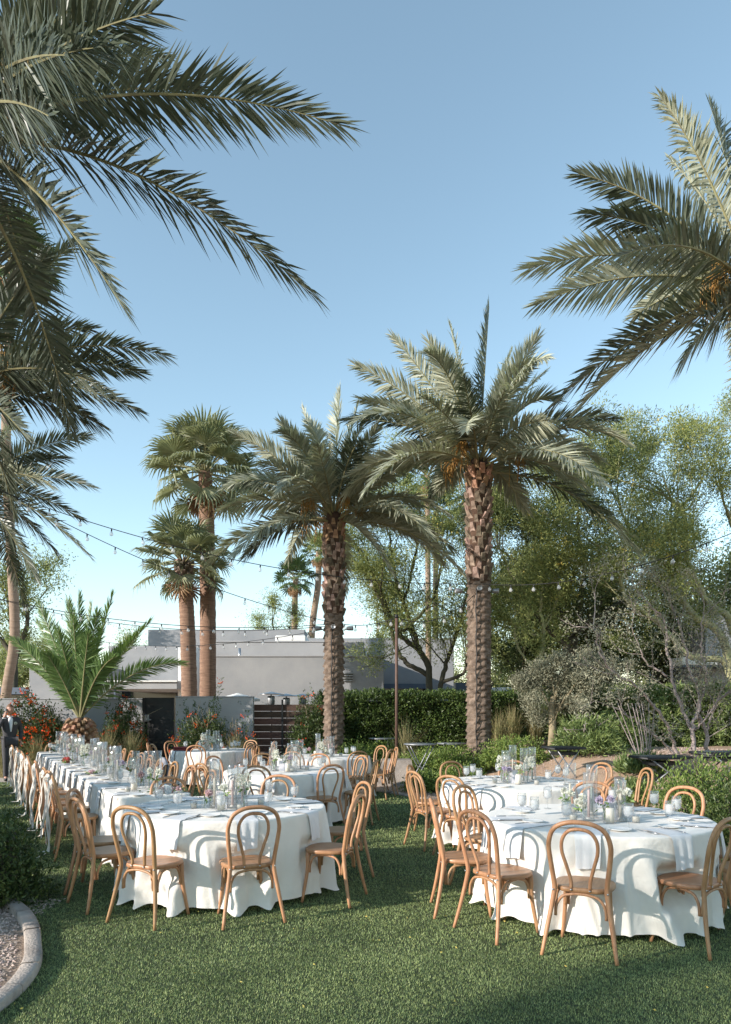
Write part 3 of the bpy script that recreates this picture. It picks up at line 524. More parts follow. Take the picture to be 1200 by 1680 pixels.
fan_palm('tall fan palm trunk showing between the two big date palms', [np.array([gx(704, 38), 38, 0]), at(703, 1000, 38), at(701, 780, 38)], .15, 26, 1.1, 46, FANF, 'bark_far', 'far fan palms', dead=3)
fan_palm('far fan palm with crown just below the big date fronds', [np.array([gx(716, 41), 41, 0]), at(715, 1000, 41), at(716, 840, 41)], .16, 26, 1.1, 47, FANF, 'bark_far', 'far fan palms', dead=3)

# ------------------------------------------------------------------ trees
def grow(mb, P, D, L, r, depth, rng, tips, spread=.55, up=.12, k=6):
    n = 5; pts = [P]; d = D
    for i in range(n):
        d = nrm(d + rng.normal(0, .13, 3) + np.array([0, 0, up * .35])); pts.append(pts[-1] + d * L / n)
    r1 = r * .66; v, f = tube(pts, np.linspace(r, r1, n + 1), k if r > .02 else 4, False); mb.add(v, f)
    if depth == 0:
        tips += pts[1:]; return
    if depth <= 2: tips += pts[3:]
    for j in range(rng.integers(2, 4)):
        nd = nrm(d + rng.normal(0, spread, 3) + np.array([0, 0, up])); grow(mb, pts[-1 - (j % 2)], nd, L * rng.uniform(.62, .85), r1 * rng.uniform(.62, .85), depth - 1, rng, tips, spread, up, k)
def tree(name, label, base, limbs, leafmat, barkmat, seed, depth=3, nl=16000, lsize=.075, lw=.022, clump=.28, blossom=0, spread=.55, up=.12, sub=1.1, group=None, r0=.1, cat='tree', bl=.05, ncl=0):
    """limbs: explicit main limbs as world polylines; each sprouts smaller branches and a share of the crown"""
    rng = np.random.default_rng(seed); base = np.asarray(base, float).copy(); base[2] = float(gz(base[0], base[1])) - .03; t = thing(name, label, cat, base, 0, group); tb = MB(); tips = []
    for pl, ra, rb in limbs:
        pts = spline([np.asarray(p, float) - base for p in pl], 7 * len(pl)); pts[1:-1] += rng.normal(0, .015, (len(pts) - 2, 3)); v, f = tube(pts, np.linspace(ra, rb, len(pts)), 9); tb.add(v, f)
        for i in range(len(pts) // 3, len(pts), 3):
            d = nrm(pts[i] - pts[i - 1]); grow(tb, pts[i], nrm(d + rng.normal(0, spread, 3) + [0, 0, up]), sub * rng.uniform(.7, 1.2), rb * rng.uniform(.4, .8), depth - 1, rng, tips, spread, up)
        grow(tb, pts[-1], nrm(pts[-1] - pts[-2]), sub, rb * .9, depth, rng, tips, spread, up)
    tb.build('trunk', barkmat, t); tips = np.array(tips)
    if ncl:                                          # leaf clumps on the twig ends, with gaps between them
        cc = tips[rng.choice(len(tips), min(ncl, len(tips)), False)]; rc = clump * rng.uniform(.6, 1.5, len(cc)); k_ = rng.choice(len(cc), nl, p=rc ** 2 / np.sum(rc ** 2)); o_ = rdir(nl, rng) * (rng.random((nl, 1)) ** .5); q = cc[k_] + o_ * rc[k_][:, None] * [1, 1, .7]; D = o_ * 1.2 + rdir(nl, rng) * .8 + [0, 0, .35]
    else: q = tips[rng.integers(len(tips), size=nl)] + rng.normal(0, clump, (nl, 3)) * rng.uniform(.2, 1, (nl, 1)); D = rdir(nl, rng) + [0, 0, .1]
    v, f = leaves(q, lsize * rng.uniform(.6, 1.4, nl), lw, D, rng); MB().add(v, f).build('crown', leafmat, t, False)['kind'] = 'stuff'
    if blossom:
        cc = tips[rng.integers(len(tips), size=max(4, blossom // 9))] + rng.normal(0, clump * .7, (max(4, blossom // 9), 3)); q = cc[rng.integers(len(cc), size=blossom)] + rng.normal(0, .07, (blossom, 3)); v, f = leaves(q, bl, bl * .8, None, rng); MB().add(v, f).build('blossom', 'yellow', t, False)['kind'] = 'stuff'
    return t
# big palo verde at the house: green limbs sweep up over the garden
d = 20; b = at(1215, 1150, d); b[2] = 0
tree('palo_verde_tree', 'large palo verde with sweeping green limbs and yellow blossom beside the white house', b,
     [([b, at(1200, 1100, d), at(1130, 1075, d - .2), at(1080, 1020, d - .4), at(1030, 985, d - .6), at(1010, 925, d - .9), at(960, 880, d - 1)], .11, .03), ([b + [.15, .1, 0], at(1190, 1060, d), at(1140, 1010, d), at(1100, 960, d + .3), at(1060, 900, d + .5), at(1012, 855, d + .7)], .13, .04),
      ([b + [.2, 0, 0], at(1205, 1040, d + .3), at(1160, 985, d + .3), at(1130, 920, d + .3), at(1120, 840, d), at(1085, 810, d)], .12, .035), ([b + [.3, .2, 0], at(1225, 1000, d + .6), at(1210, 900, d + .8), at(1190, 830, d + 1)], .12, .035), ([at(1160, 985, d + .3), at(1100, 880, d + .6), at(1150, 790, d + 1)], .06, .03)],
     'pv', 'limb', 51, 3, 66000, .085, .024, .40, 1500, sub=1.25, ncl=620, bl=.055)
d = 24.5; b = at(925, 1200, d); b[2] = 0
tree('leafy_tree', 'dense dark tree with yellow flecks between the tall date palm and the palo verde', b,
     [([b, at(930, 1060, d), at(900, 960, d), at(870, 935, d)], .16, .05), ([b, at(945, 1040, d + .5), at(960, 930, d + .5), at(950, 880, d + .5)], .15, .05), ([at(930, 1060, d), at(990, 980, d + 1), at(1030, 880, d + 1), at(1020, 840, d + 1)], .12, .04), ([at(930, 1060, d), at(880, 1010, d - .5), at(845, 950, d - .5)], .1, .04), ([at(945, 1040, d), at(1000, 1000, d), at(1060, 960, d + 1)], .1, .04)],
     'pvd', 'limb_d', 52, 3, 76000, .10, .036, .48, 1300, sub=1.35, ncl=620, bl=.06)
d = 20; b = at(880, 1215, d); b[2] = 0
tree('palo_verde_tree', 'slim young palo verde with thin pale green limbs in front of the dark tree', b, [([b, at(885, 1120, d), at(892, 1045, d), at(888, 1000, d), at(890, 960, d)], .07, .025), ([at(892, 1045, d), at(860, 1035, d), at(835, 1020, d)], .035, .015), ([at(888, 1040, d), at(905, 1010, d), at(915, 985, d)], .03, .015), ([at(885, 1110, d), at(850, 1060, d), at(845, 1000, d)], .04, .015)], 'pv', 'limb', 53, 2, 12000, .09, .03, .24, 150, sub=.8)
d = 26; b = at(700, 1200, d); b[2] = 0
tree('palo_verde_tree', 'airy palo verde with dark bent limbs above the hedge and grey building', b,
     [([b, at(705, 1110, d), at(690, 1070, d), at(655, 1040, d), at(635, 1000, d), at(600, 940, d)], .14, .05), ([at(690, 1070, d), at(670, 1010, d), at(650, 950, d), at(640, 880, d)], .10, .04), ([at(705, 1110, d), at(660, 1080, d + .5), at(640, 1030, d + .5), at(618, 960, d + .5), at(590, 900, d)], .1, .035), ([b, at(725, 1120, d), at(735, 1080, d), at(750, 1040, d), at(765, 980, d)], .11, .04), ([at(655, 1040, d), at(690, 1010, d - .5), at(715, 970, d - .5), at(730, 900, d)], .07, .03), ([at(725, 1120, d), at(760, 1105, d - .3), at(770, 1070, d - .4), at(800, 1030, d - .4)], .07, .03), ([at(660, 1000, d), at(680, 920, d), at(690, 860, d)], .05, .03)],
     'pv', 'limb_d', 54, 2, 60000, .10, .028, .50, 700, sub=1.4, ncl=460, bl=.06)
d = 38; b = at(20, 1180, d); b[2] = 0
tree('leafy_tree', 'pale far tree at the building corner behind the thin leaning palm', b, [([b, at(25, 1080, d), at(15, 1000, d)], .2, .08), ([at(25, 1080, d), at(45, 1020, d), at(40, 980, d)], .15, .06), ([at(25, 1080, d), at(-20, 1020, d)], .15, .06)], 'pv', 'limb_d', 55, 2, 9000, .16, .06, .5, 200, sub=1.6)
for k, (px, py, d) in enumerate(((215, 1085, 55), (450, 1020, 60), (620, 1000, 50), (800, 1060, 48), (850, 1010, 40), (985, 1050, 27), (1085, 1060, 28), (1190, 1020, 30), (860, 1075, 27), (5, 1085, 50), (110, 1095, 58), (772, 1090, 50), (1045, 1080, 42))):
    b = at(px, 1180, d); b[2] = 0
    tree('leafy_tree', ['far hazy treetop above the roof behind the young palm', 'far feathery treetop above the roof by the two far palms', 'far pale treetop above the roof behind the ringed date palm', 'far tree between building and tall date palm', 'green tree filling the gap behind the tall date palm', 'low dense tree behind the oleander hedge, beside the sage bush', 'low dense tree behind the oleander hedge and mauve limbs', 'dense tree behind the pale house wall', 'low dense tree just beyond the clipped hedge', 'far tree beyond the building corner by the thin leaning palm', 'far tree beyond the low roof behind the young palm', 'far tree beyond the end of the grey building', 'tree beyond the oleanders beside the pale house'][k], b, [([b, (b + at(px, py, d)) / 2, at(px, py + 30, d)], .2, .08), ([(b + at(px, py, d)) / 2, at(px + 25, py + 40, d)], .12, .06)], 'pv' if k < 5 or k > 8 else 'pvd', 'limb_d', 60 + k, 2, 9000 if k < 5 else 16000, .17, .055, .6, 0, sub=1.7, group='trees beyond the building')
# bare, many stemmed tree with mauve limbs
d = 14.2; b = at(1110, 1245, d); b[2] = 0
def pl(*q): return [at(x, y, d + o) for x, y, o in q]
tree('bare_tree', 'many stemmed tree with smooth mauve limbs and few leaves in the dirt garden', b,
     [(pl((1115, 1243, 0), (1105, 1220, 0), (1090, 1180, -.3), (1050, 1130, -.6), (1010, 1105, -.8), (985, 1070, -1), (975, 1020, -1)), 0.036, 0.013), (pl((1140, 1243, .1), (1135, 1200, .1), (1110, 1140, .2), (1095, 1060, .3), (1090, 1020, .3), (1065, 990, .2)), 0.043, 0.014), (pl((1140, 1243, 0), (1137, 1190, 0), (1150, 1150, .2), (1130, 1090, .3), (1120, 1040, .4), (1105, 1000, .5)), 0.040, 0.014),
      (pl((1162, 1243, .2), (1158, 1200, .2), (1145, 1165, .2), (1160, 1110, .3), (1150, 1060, .4), (1155, 1010, .4)), 0.043, 0.014), (pl((1162, 1243, .2), (1160, 1210, .2), (1168, 1170, .2), (1190, 1120, .3)), 0.032, 0.014), (pl((1135, 1200, .1), (1150, 1190, 0), (1180, 1150, -.2), (1200, 1135, -.3)), 0.022, 0.012), (pl((1110, 1243, -.2), (1085, 1215, -.4), (1040, 1180, -.6), (1005, 1160, -.8)), 0.025, 0.010), (pl((1095, 1110, .2), (1060, 1085, .2), (1040, 1040, .1)), 0.022, 0.009)],
     'sage', 'limb_v', 71, 2, 7500, .06, .03, .16, 0, sub=.55, spread=.5)

# ------------------------------------------------------------------ hedges and shrubs
def hedge(name, label, x0, x1, y0, y1, z1, mat, n, ls, lw, seed, wob=.12, skew=0., cat='hedge'):
    rng = np.random.default_rng(seed); t = thing(name, label, cat, ((x0 + x1) / 2, (y0 + y1) / 2, 0)); cx, cy = (x0 + x1) / 2, (y0 + y1) / 2
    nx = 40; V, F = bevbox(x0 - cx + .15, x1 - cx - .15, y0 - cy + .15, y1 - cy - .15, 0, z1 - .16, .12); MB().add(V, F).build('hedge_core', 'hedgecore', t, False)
    A = [(x1 - x0) * z1, (x1 - x0) * (y1 - y0), (y1 - y0) * z1]; A = np.array([A[0], A[1], A[2] * .5, A[2] * .5]); k = rng.choice(4, n, p=A / A.sum()); u, w = rng.random(n), rng.random(n)
    P = np.zeros((n, 3)); Nn = np.zeros((n, 3))
    P[:, 0] = np.where(k < 2, x0 + u * (x1 - x0), np.where(k == 2, x0, x1)); P[:, 1] = np.where(k == 0, y0, y0 + (w if True else u) * (y1 - y0)); P[:, 2] = np.where(k == 1, z1, np.where(k == 0, w, u) * z1)
    Nn[k == 0] = [0, -1, 0]; Nn[k == 1] = [0, 0, 1]; Nn[k == 2] = [-1, 0, 0]; Nn[k == 3] = [1, 0, 0]
    P = P + Nn * (vnoise(P, .8, seed) * wob + vnoise(P, 2.3, seed + 1) * wob * .6 + rng.normal(0, .05, n))[:, None] - [cx, cy, 0]; P[:, 2] = np.maximum(P[:, 2], .02)
    v, f = leaves(P, ls * rng.uniform(.6, 1.4, n), lw, Nn * .7 + rdir(n, rng) + [0, 0, .35], rng); MB().add(v, f).build('foliage', mat, t, False)['kind'] = 'stuff'; return t
def shrub(name, label, loc, rx, ry, rz, mat, n, ls, lw, seed, flowers=0, fmat='orange', fs=.05, cat='shrub', group=None, stems=7, lump=.22, up=.3, bark='limb_t', core=False, ftop=0.):
    rng = np.random.default_rng(seed); zg = float(gz(loc[0], loc[1])); loc = (loc[0], loc[1], zg); rz = max(rz - zg * .8, .35) if cat == 'shrub' else rz; t = thing(name, label, cat, loc, 0, group); sm = MB(); ends = []
    for i in range(stems):
        a = rng.uniform(0, 6.28); e = np.array([rx * .75 * math.cos(a) * rng.uniform(.3, 1), ry * .75 * math.sin(a) * rng.uniform(.3, 1), rz * rng.uniform(.6, .92)]); m = e * [.35, .35, .5] + rng.normal(0, .04, 3); p = spline([rng.normal(0, .05, 3) * [1, 1, 0], m, e], 7)
        v, f = tube(p, np.linspace(.02, .006, 7), 5); sm.add(v, f); ends += [p[3], p[4], p[5], p[6]]
        for j in range(3):
            q = p[rng.integers(2, 6)]; e2 = q + rng.normal(0, .25, 3) * [rx, ry, rz * .7] + [0, 0, .12 * rz]; v, f = tube(spline([q, e2], 3), [.008, .006, .003], 4); sm.add(v, f)
    sm.build('stem', bark, t)
    u = rdir(n * 2, rng); u[:, 2] = np.abs(u[:, 2]) * 1.0 - .12 * (rng.random(n * 2) < .5); rad = rng.random(n * 2) ** .38; lm = 1 + lump * vnoise(u * 1.0, .9, seed) + lump * .7 * vnoise(u, 2.1, seed + 3)
    P = u * (rad * lm)[:, None] * [rx, ry, rz]; gap = vnoise(P / max(rx, rz), 1.7, seed + 9); P = P[gap > -.45][:n]; P = P[P[:, 2] > .01]
    v, f = leaves(P, ls * rng.uniform(.6, 1.4, len(P)), lw, nrm(P + 1e-6) * .7 + rdir(len(P), rng) + [0, 0, up], rng); MB().add(v, f).build('foliage', mat, t, False)['kind'] = 'stuff'
    if flowers:
        u = rdir(flowers, rng); u[:, 2] = np.abs(u[:, 2]) * .9 + ftop; u[:, 1] = -np.abs(u[:, 1]) ; u = nrm(u); ct = u * (.90 + lump * vnoise(u, .9, seed) + lump * .7 * vnoise(u, 2.1, seed + 3))[:, None] * [rx, ry, rz]
        q = np.repeat(ct, 9, 0) + rng.normal(0, fs * .55, (flowers * 9, 3)); v, f = leaves(q, fs * rng.uniform(.6, 1.1, len(q)), fs * .55, None, rng); MB().add(v, f).build('blossom', fmat, t, False)['kind'] = 'stuff'
    return t
hedge('clipped_hedge', 'long clipped dark green hedge behind the two big date palm trunks', gx(525, 22), gx(902, 22), 21.6, 23.2, zat(1142, 22), 'hedge', 46000, .085, .045, 81)
hedge('oleander_hedge', 'tall loose green oleander hedge at the back of the dirt garden', gx(925, 17.5), gx(1300, 17.5), 17.5, 19.2, zat(1140, 17.5), 'oleander', 36000, .14, .024, 82, .25)
sh = shrub
sh('flowering_shrub', 'orange flowering shrub behind the man on the phone', (gx(42, 20), 20, 0), 1.75, .9, 1.95, 'tecoma', 22100, .075, .035, 83, 150, fs=.085)
sh('flowering_shrub', 'orange flowering shrub at the end of the wall left of the man', (gx(-45, 20.2), 20.2, 0), 1.3, .9, 2.0, 'tecoma', 11900, .075, .035, 84, 60, fs=.085)
sh('flowering_shrub', 'low orange flowering shrub between the man and the stubby palm', (gx(95, 20), 20, 0), .8, .6, 1.5, 'tecoma', 10200, .075, .035, 89, 28, fs=.085)
sh('flowering_shrub', 'red orange flowering shrub leaning on the wall beside the black gate', (gx(205, 20.2), 20.2, 0), .75, .6, 1.95, 'tecoma', 11900, .07, .032, 85, 60, fs=.07)
sh('flowering_shrub', 'airy orange flowering shrub in front of the smooth pale wall', (gx(335, 19.8), 19.8, 0), .75, .5, 1.95, 'tecoma', 8840, .075, .03, 86, 26, fs=.07, lump=.35)
sh('flowering_shrub', 'thin sparse shrub at the pale wall end near the board fence', (gx(392, 19.8), 19.8, 0), .45, .4, 1.55, 'tecoma', 1500, .075, .03, 87, 10, fs=.06, lump=.4)
sh('flowering_shrub', 'orange flecked shrub between board fence and ringed date palm', (gx(515, 20.4), 20.4, 0), .85, .6, 1.95, 'tecoma', 13600, .07, .035, 88, 40, fs=.065)
for k, (px, d, rx, rz, n) in enumerate(((492, 17.3, .55, .8, 3600), (590, 18.2, .9, .95, 6500), (640, 18.8, .8, .9, 5500), (700, 17.2, .8, .8, 6000), (745, 16.6, .85, .85, 6500), (845, 16.2, .95, .95, 7500), (760, 14.6, .6, .55, 4200), (700, 14.9, .5, .45, 3000))):
    sh('low_shrub', ['light green low shrub beside the ringed palm trunk on its fence side', 'light green shrub between ringed palm trunk and rusty pole', 'light green shrub behind the rusty pole', 'light green shrub behind the folding bistro table', 'light green shrub at the foot of the tall date palm, pole side', 'rounded green shrub at the foot of the tall date palm, garden side', 'small low shrub in front of the tall date palm', 'small low shrub beside the folding bistro table'][k], (gx(px, d), d, 0), rx, rx * .8, rz, 'bright', n, .06, .032, 90 + k, group='low shrubs along the hedge', stems=6)
sh('sage_bush', 'grey green feathery bush tree with a stout pale trunk in front of the oleander hedge', (gx(905, 16.8), 16.8, 0), 1.0, .8, 2.75, 'sage', 100, .05, .02, 100, stems=3)
t = bpy.data.objects['sage_bush']; rng = np.random.default_rng(5)
v, f = tube(spline([(0, 0, 0), (.03, 0, .6), (0, 0, 1.0), (.05, 0, 1.3)], 8), np.linspace(.10, .06, 8), 9); MB().add(v, f).build('trunk', 'limb_t', t)
q = []
for cx, cz, rr, n in ((-.5, 1.5, .34, 1900), (-.2, 1.85, .36, 2200), (.2, 1.6, .34, 1900), (.55, 1.95, .38, 2400), (.9, 1.65, .34, 1900), (1.15, 2.0, .34, 1900), (1.45, 1.75, .28, 1200), (.1, 2.15, .26, 1000), (.85, 2.25, .26, 1000), (-.5, 1.15, .3, 1200), (.3, 1.2, .32, 1300), (-.75, 1.75, .22, 700), (1.7, 2.05, .2, 500), (-.3, .8, .3, 1000), (.7, 1.15, .3, 1000)):
    u = rdir(n, rng) * (rng.random((n, 1)) ** .4) * rr * (1 + .25 * rng.normal(size=(n, 1))); q.append(u * [1, 1, .85] + [cx, rng.normal(0, .2), cz] + rng.normal(0, .04, 3))
q = np.concatenate(q); v, f = leaves(q, .06 * rng.uniform(.6, 1.4, len(q)), .024, rdir(len(q), rng) + [0, 0, .5], rng); MB().add(v, f).build('crown', 'sage', t, False)['kind'] = 'stuff'
for cx, cz in ((.75, 1.9), (1.2, 2.0), (.2, 1.7), (-.3, 1.6)):
    v, f = tube(spline([(.03, 0, .9), (cx * .5, .02, 1.3), (cx, 0, cz)], 6), np.linspace(.05, .015, 6), 6); MB().add(v, f).build('branch', 'limb_t', t)
sh('leafy_bush', 'tall leafy bush beside the round table at the lawn edge', (gx(1168, 9.6), 9.6, 0), 1.0, .8, 1.15, 'bright', 8500, .055, .022, 101, stems=16, bark='limb_d', lump=.3, up=.7)
sh('leafy_bush', 'dark leafy bush partly behind the chair by the lawn edging', (gx(1225, 8.6), 8.6, 0), .75, .6, .95, 'tecoma', 5200, .055, .025, 102, stems=10, bark='limb_d')
sh('cane_shrub', 'clump of thin canes with green tufts on the dirt in front of the oleanders', (gx(1055, 13.2), 13.2, 0), .45, .45, .55, 'oleander', 1300, .16, .022, 103, stems=6, up=1.)
t = bpy.data.objects['cane_shrub']; mb = MB()
for k in range(9):
    a = R.uniform(-.9, .9); v, f = tube(spline([(R.normal(0, .05), R.normal(0, .05), 0), (a * .4, 0, .6), (a * .75 - .15, R.normal(0, .1), 1.3)], 7), np.linspace(.014, .006, 7), 5); mb.add(v, f)
mb.build('cane', 'limb_v', t)
sh('cane_shrub', 'small tuft of long green leaves on the dirt near the chairs', (gx(1035, 11.8), 11.8, 0), .3, .3, .4, 'oleander', 700, .15, .02, 104, stems=5, up=1.)
sh('oleander_shrub', 'bushy green shrub with thin pale stems beside the black tray stand', (gx(965, 15.6), 15.6, 0), .75, .6, 1.35, 'oleander', 5200, .12, .022, 105, stems=14, bark='limb_v', lump=.3)
sh('oleander_shrub', 'grey green shrub on the dirt in front of the tall hedge', (gx(1010, 16.9), 16.9, 0), .8, .5, 1.4, 'oleander', 5000, .12, .022, 106, stems=12, bark='limb_v', lump=.3)
def tuft(label, px, d, h, n, seed, mat='oats', w=.012):
    rng = np.random.default_rng(seed); c = (gx(px, d), d, float(gz(gx(px, d), d))); o = MB()
    az = rng.uniform(0, 6.28, n); ln = h * rng.uniform(.6, 1.1, n); le = np.abs(rng.normal(0, .38, n)); P = rng.normal(0, .05, (n, 3)) * [1, 1, 0]
    m = P + np.c_[np.cos(az) * np.sin(le * .6), np.sin(az) * np.sin(le * .6), np.cos(le * .6)] * (ln * .55)[:, None]; e = m + np.c_[np.cos(az) * np.sin(le * 1.8), np.sin(az) * np.sin(le * 1.8), np.cos(le * 1.8)] * (ln * .45)[:, None]
    s = np.c_[-np.sin(az), np.cos(az), np.zeros(n)] * w * .5; V = np.stack([P - s, P + s, m + s, m - s, e], 1).reshape(-1, 3); i = np.arange(n)[:, None] * 5
    b = o.add(V, [np.hstack([i, i + 1, i + 2, i + 3]), np.hstack([i + 3, i + 2, i + 4])]).build('ornamental_grass', mat, None, False); b.location = c; tag(b, label, 'grass clump'); return b
for k, (px, d, h, lab) in enumerate(((665, 18.2, 1.5, 'tall dry grass clump beside the rusty pole'), (820, 17.9, 1.25, 'dry grass clump beside the tall date palm trunk'), (842, 18.6, 1.2, 'dry grass clump between tall date palm and sage bush'), (175, 18.4, 1.3, 'dry grass clump right of the stubby palm'), (8, 17.9, 1.4, 'dry grass clump behind the man'), (215, 18.6, 1.2, 'dry grass clump below the shrub by the gate'), (385, 18.8, 1.1, 'dry grass clump below the pale wall'), (880, 18.6, 1.1, 'dry grass clump near the sage bush trunk'), (60, 18.6, 1.0, 'dry grass clump under the orange shrub'))):
    tuft(lab, px, d, h, 260, 110 + k, 'oats')
# shrubs in the kerbed bed: the first shows in the picture, the rest run on out of the frame and shade the lawn
sh('kerb_bush', 'dark leafy bush overhanging the curved kerb', (gx(-6, 6.25), 6.25, .0), .44, .5, .84, 'tecoma', 5000, .05, .024, 120, 0, fs=.035, lump=.3, bark='limb_d')

# ------------------------------------------------------------------ furniture
def chair_proto():
    parts = []
    def P(name, mat, *vf):
        mb = MB()
        for v, f in vf: mb.add(v, f)
        parts.append((name, mb.mesh(name, mat, True)))
    # rounded seat, sitter faces +Y
    a = np.linspace(0, 2 * PI, 40, endpoint=False); sx = np.sign(np.cos(a)) * np.abs(np.cos(a)) ** .78 * .205; sy = np.sign(np.sin(a)) * np.abs(np.sin(a)) ** .78 * .205
    sx = sx * (1 + .06 * sy / .205); sy = np.maximum(sy, -.182)
    rows = [(.0, .4615), (.55, .460), (.86, .4625), (.97, .463), (1., .457), (1., .436), (.97, .430), (.0, .430)]
    V = np.concatenate([np.c_[sx * k, sy * k, np.full(40, z)] for k, z in rows]); P('seat', 'seatwood', (V, [grid_faces(len(rows), 40, True)]))
    half = [(.245, -.265, 0), (.212, -.222, .20), (.176, -.188, .42), (.176, -.192, .50), (.196, -.222, .66), (.202, -.245, .77), (.17, -.266, .865), (.095, -.278, .913)]
    path = [(-x, y, z) for x, y, z in half] + [(0, -.281, .925)] + half[::-1]; q = spline(path, 64); rr = np.interp(q[:, 2], [0, .2, .45, .8, .93], [.0125, .0155, .0175, .0165, .0165])
    P('back_hoop', 'wood', tube(q, rr, 10))
    half = [(.062, -.176, .455), (.066, -.180, .52), (.095, -.205, .63), (.118, -.226, .72), (.112, -.240, .80), (.07, -.252, .858)]
    path = [(-x, y, z) for x, y, z in half] + [(0, -.257, .875)] + half[::-1]; P('inner_hoop', 'wood', tube(spline(path, 44), .0125, 9))
    for s in (-1, 1):
        P('leg', 'wood', tube(spline([(s * .150, .150, .435), (s * .158, .158, .25), (s * .185, .195, 0)], 9), np.linspace(.019, .013, 9), 10))
    def arch(p, q, name='seat_brace'):
        p, q = np.array(p), np.array(q); m = (p + q) / 2; w = q - p
        pts = [p + [0, 0, -.165], p + w * .02 + [0, 0, -.09], p + w * .14 + [0, 0, -.028], p + w * .34 + [0, 0, -.008], m + [0, 0, -.004], q - w * .34 + [0, 0, -.008], q - w * .14 + [0, 0, -.028], q - w * .02 + [0, 0, -.09], q + [0, 0, -.165]]; P(name, 'wood', tube(spline(pts, 30), .0105, 8))
    z = .424; arch((-.168, -.172, z), (.168, -.172, z)); arch((-.135, .158, z), (.135, .158, z)); arch((-.172, -.155, z), (-.150, .135, z)); arch((.172, -.155, z), (.150, .135, z))
    mb = MB()
    for s in (-1, 1):
        for (x, y, zz) in ((s * .18, -.207, .444), (s * .062, -.19, .449)): v, f = lathe([(0, .004), (.006, .003), (.007, 0)], 8); v = v[:, [0, 2, 1]] * [1, -1, 1] + [x, y, zz]; mb.add(v, f)
    parts.append(('screw', mb.mesh('screw', 'steel')))
    return parts
CHAIR = chair_proto()
def inst(parts, name, label, cat, loc, rz=0, group=None, scale=1., tilt=(0, 0)):
    t = tag(ob(name, None, None, loc, (tilt[0], tilt[1], rz), scale), label, cat, group)
    for p in parts:
        c = ob(p[0], p[1], t)
        for s in p[2:]: ob(s[0], s[1], c)
    return t
NCH = 0
def chair(x, y, face, label, group):
    """face = direction (radians) the sitter looks"""
    global NCH; NCH += 1; return inst(CHAIR, 'bentwood_chair', label, 'chair', (x, y, 0.004), face - PI / 2, group)
def cloth_mesh(path, nor, z1, bumps, seed, drop0=.006, chairs=()):
    """path (n,2) round the table edge, nor outward, bumps = (position 0..1, width, amplitude, lean)"""
    rng = np.random.default_rng(seed); n = len(path); s = np.arange(n) / n; ctr = path.mean(0); rows = []
    for k in (.02, .3, .55, .75, .9, .97):
        p = ctr + (path - ctr) * k; rows.append(np.c_[p, z1 + .0012 * vnoise(np.c_[p, p[:, :1]], 1.2, seed)])
    for o, dz in ((-.006, 0), (.004, -.003), (.009, -.012), (.011, -.025)): rows.append(np.c_[path + nor * o, np.full(n, z1 + dz)])
    m = 26; minor = [(rng.random(), rng.uniform(.0025, .006), rng.uniform(.006, .024), rng.normal(0, .02)) for _ in range(34)]
    for i in range(1, m + 1):
        t = i / m; z = (z1 - .025) * (1 - t) + drop0 * t; off = np.full(n, .011 + .035 * t)
        for c, w, a, le in bumps:
            dd = (s - c - le * t + .5) % 1 - .5; g = np.exp(-np.abs(dd / w) ** 1.8); off += a * g * t ** .75; off -= a * .28 * np.exp(-np.abs((np.abs(dd) - 2 * w) / w) ** 2) * t ** .75
            if t > .9: off += .022 * g * ((t - .9) / .1) ** 2 * a / .08
        for c, w, lim in chairs:
            dd = np.abs((s - c + .5) % 1 - .5); k = np.clip((w * 1.7 - dd) / (w * .7), 0, 1); k = k * k * (3 - 2 * k) * np.clip((.58 - z) / .10, 0, 1) * np.clip((z - .20) / .14, 0, 1); off = off * (1 - k) + np.minimum(off, lim) * k
        for c, w, a, le in minor: off += a * np.exp(-np.abs(((s - c - le * t + .5) % 1 - .5) / w) ** 1.6) * min(1, t * 1.6)
        off += .004 * vnoise(np.c_[path * 1, np.full(n, z * 1.5)], 1.4, seed + 2) * t
        hem = np.full(n, z); hem += np.clip(.04 - .45 * (off - .05), 0, .04) * t ** 3
        if t > .85: hem += .012 * (1 + vnoise(np.c_[path, path[:, :1]], .9, seed + 4)) * ((t - .85) / .15)
        rows.append(np.c_[path + nor * off[:, None], hem])
    V = np.concatenate(rows); return V, [grid_faces(len(rows), n, True)[:, ::-1], np.array([list(range(n))])] if False else [grid_faces(len(rows), n, True)[:, ::-1]]
GOB = MB(); v, f = lathe([(0, .001), (.034, .001), (.034, .003), (.008, .007), (.0045, .014), (.0045, .075), (.010, .082), (.028, .095), (.038, .115), (.041, .145), (.038, .18), (.035, .2), (.0335, .2), (.0365, .18), (.0392, .145), (.0365, .116), (.027, .098), (.0, .088)], 18); GOB.add(v, f)
wt = MB(); v, f = lathe([(0, .089), (.0265, .099), (.0358, .117), (.0386, .145), (.0368, .172), (.018, .175), (0, .172)], 16); wt.add(v, f)
GOBLET = [('glass', GOB.mesh('goblet', 'glass'), ('ice_water', wt.mesh('ice_water', 'water')))]
def strip3(pts, w, mb, nrm_=(0, 1, 0)):
    pts = np.asarray(pts, float); s = np.asarray(nrm_) * 1.; w = np.broadcast_to(w, (len(pts),)); V = np.stack([pts - s * w[:, None] / 2, pts + s * w[:, None] / 2], 1).reshape(-1, 3); mb.add(V, grid_faces(len(pts), 2, False))
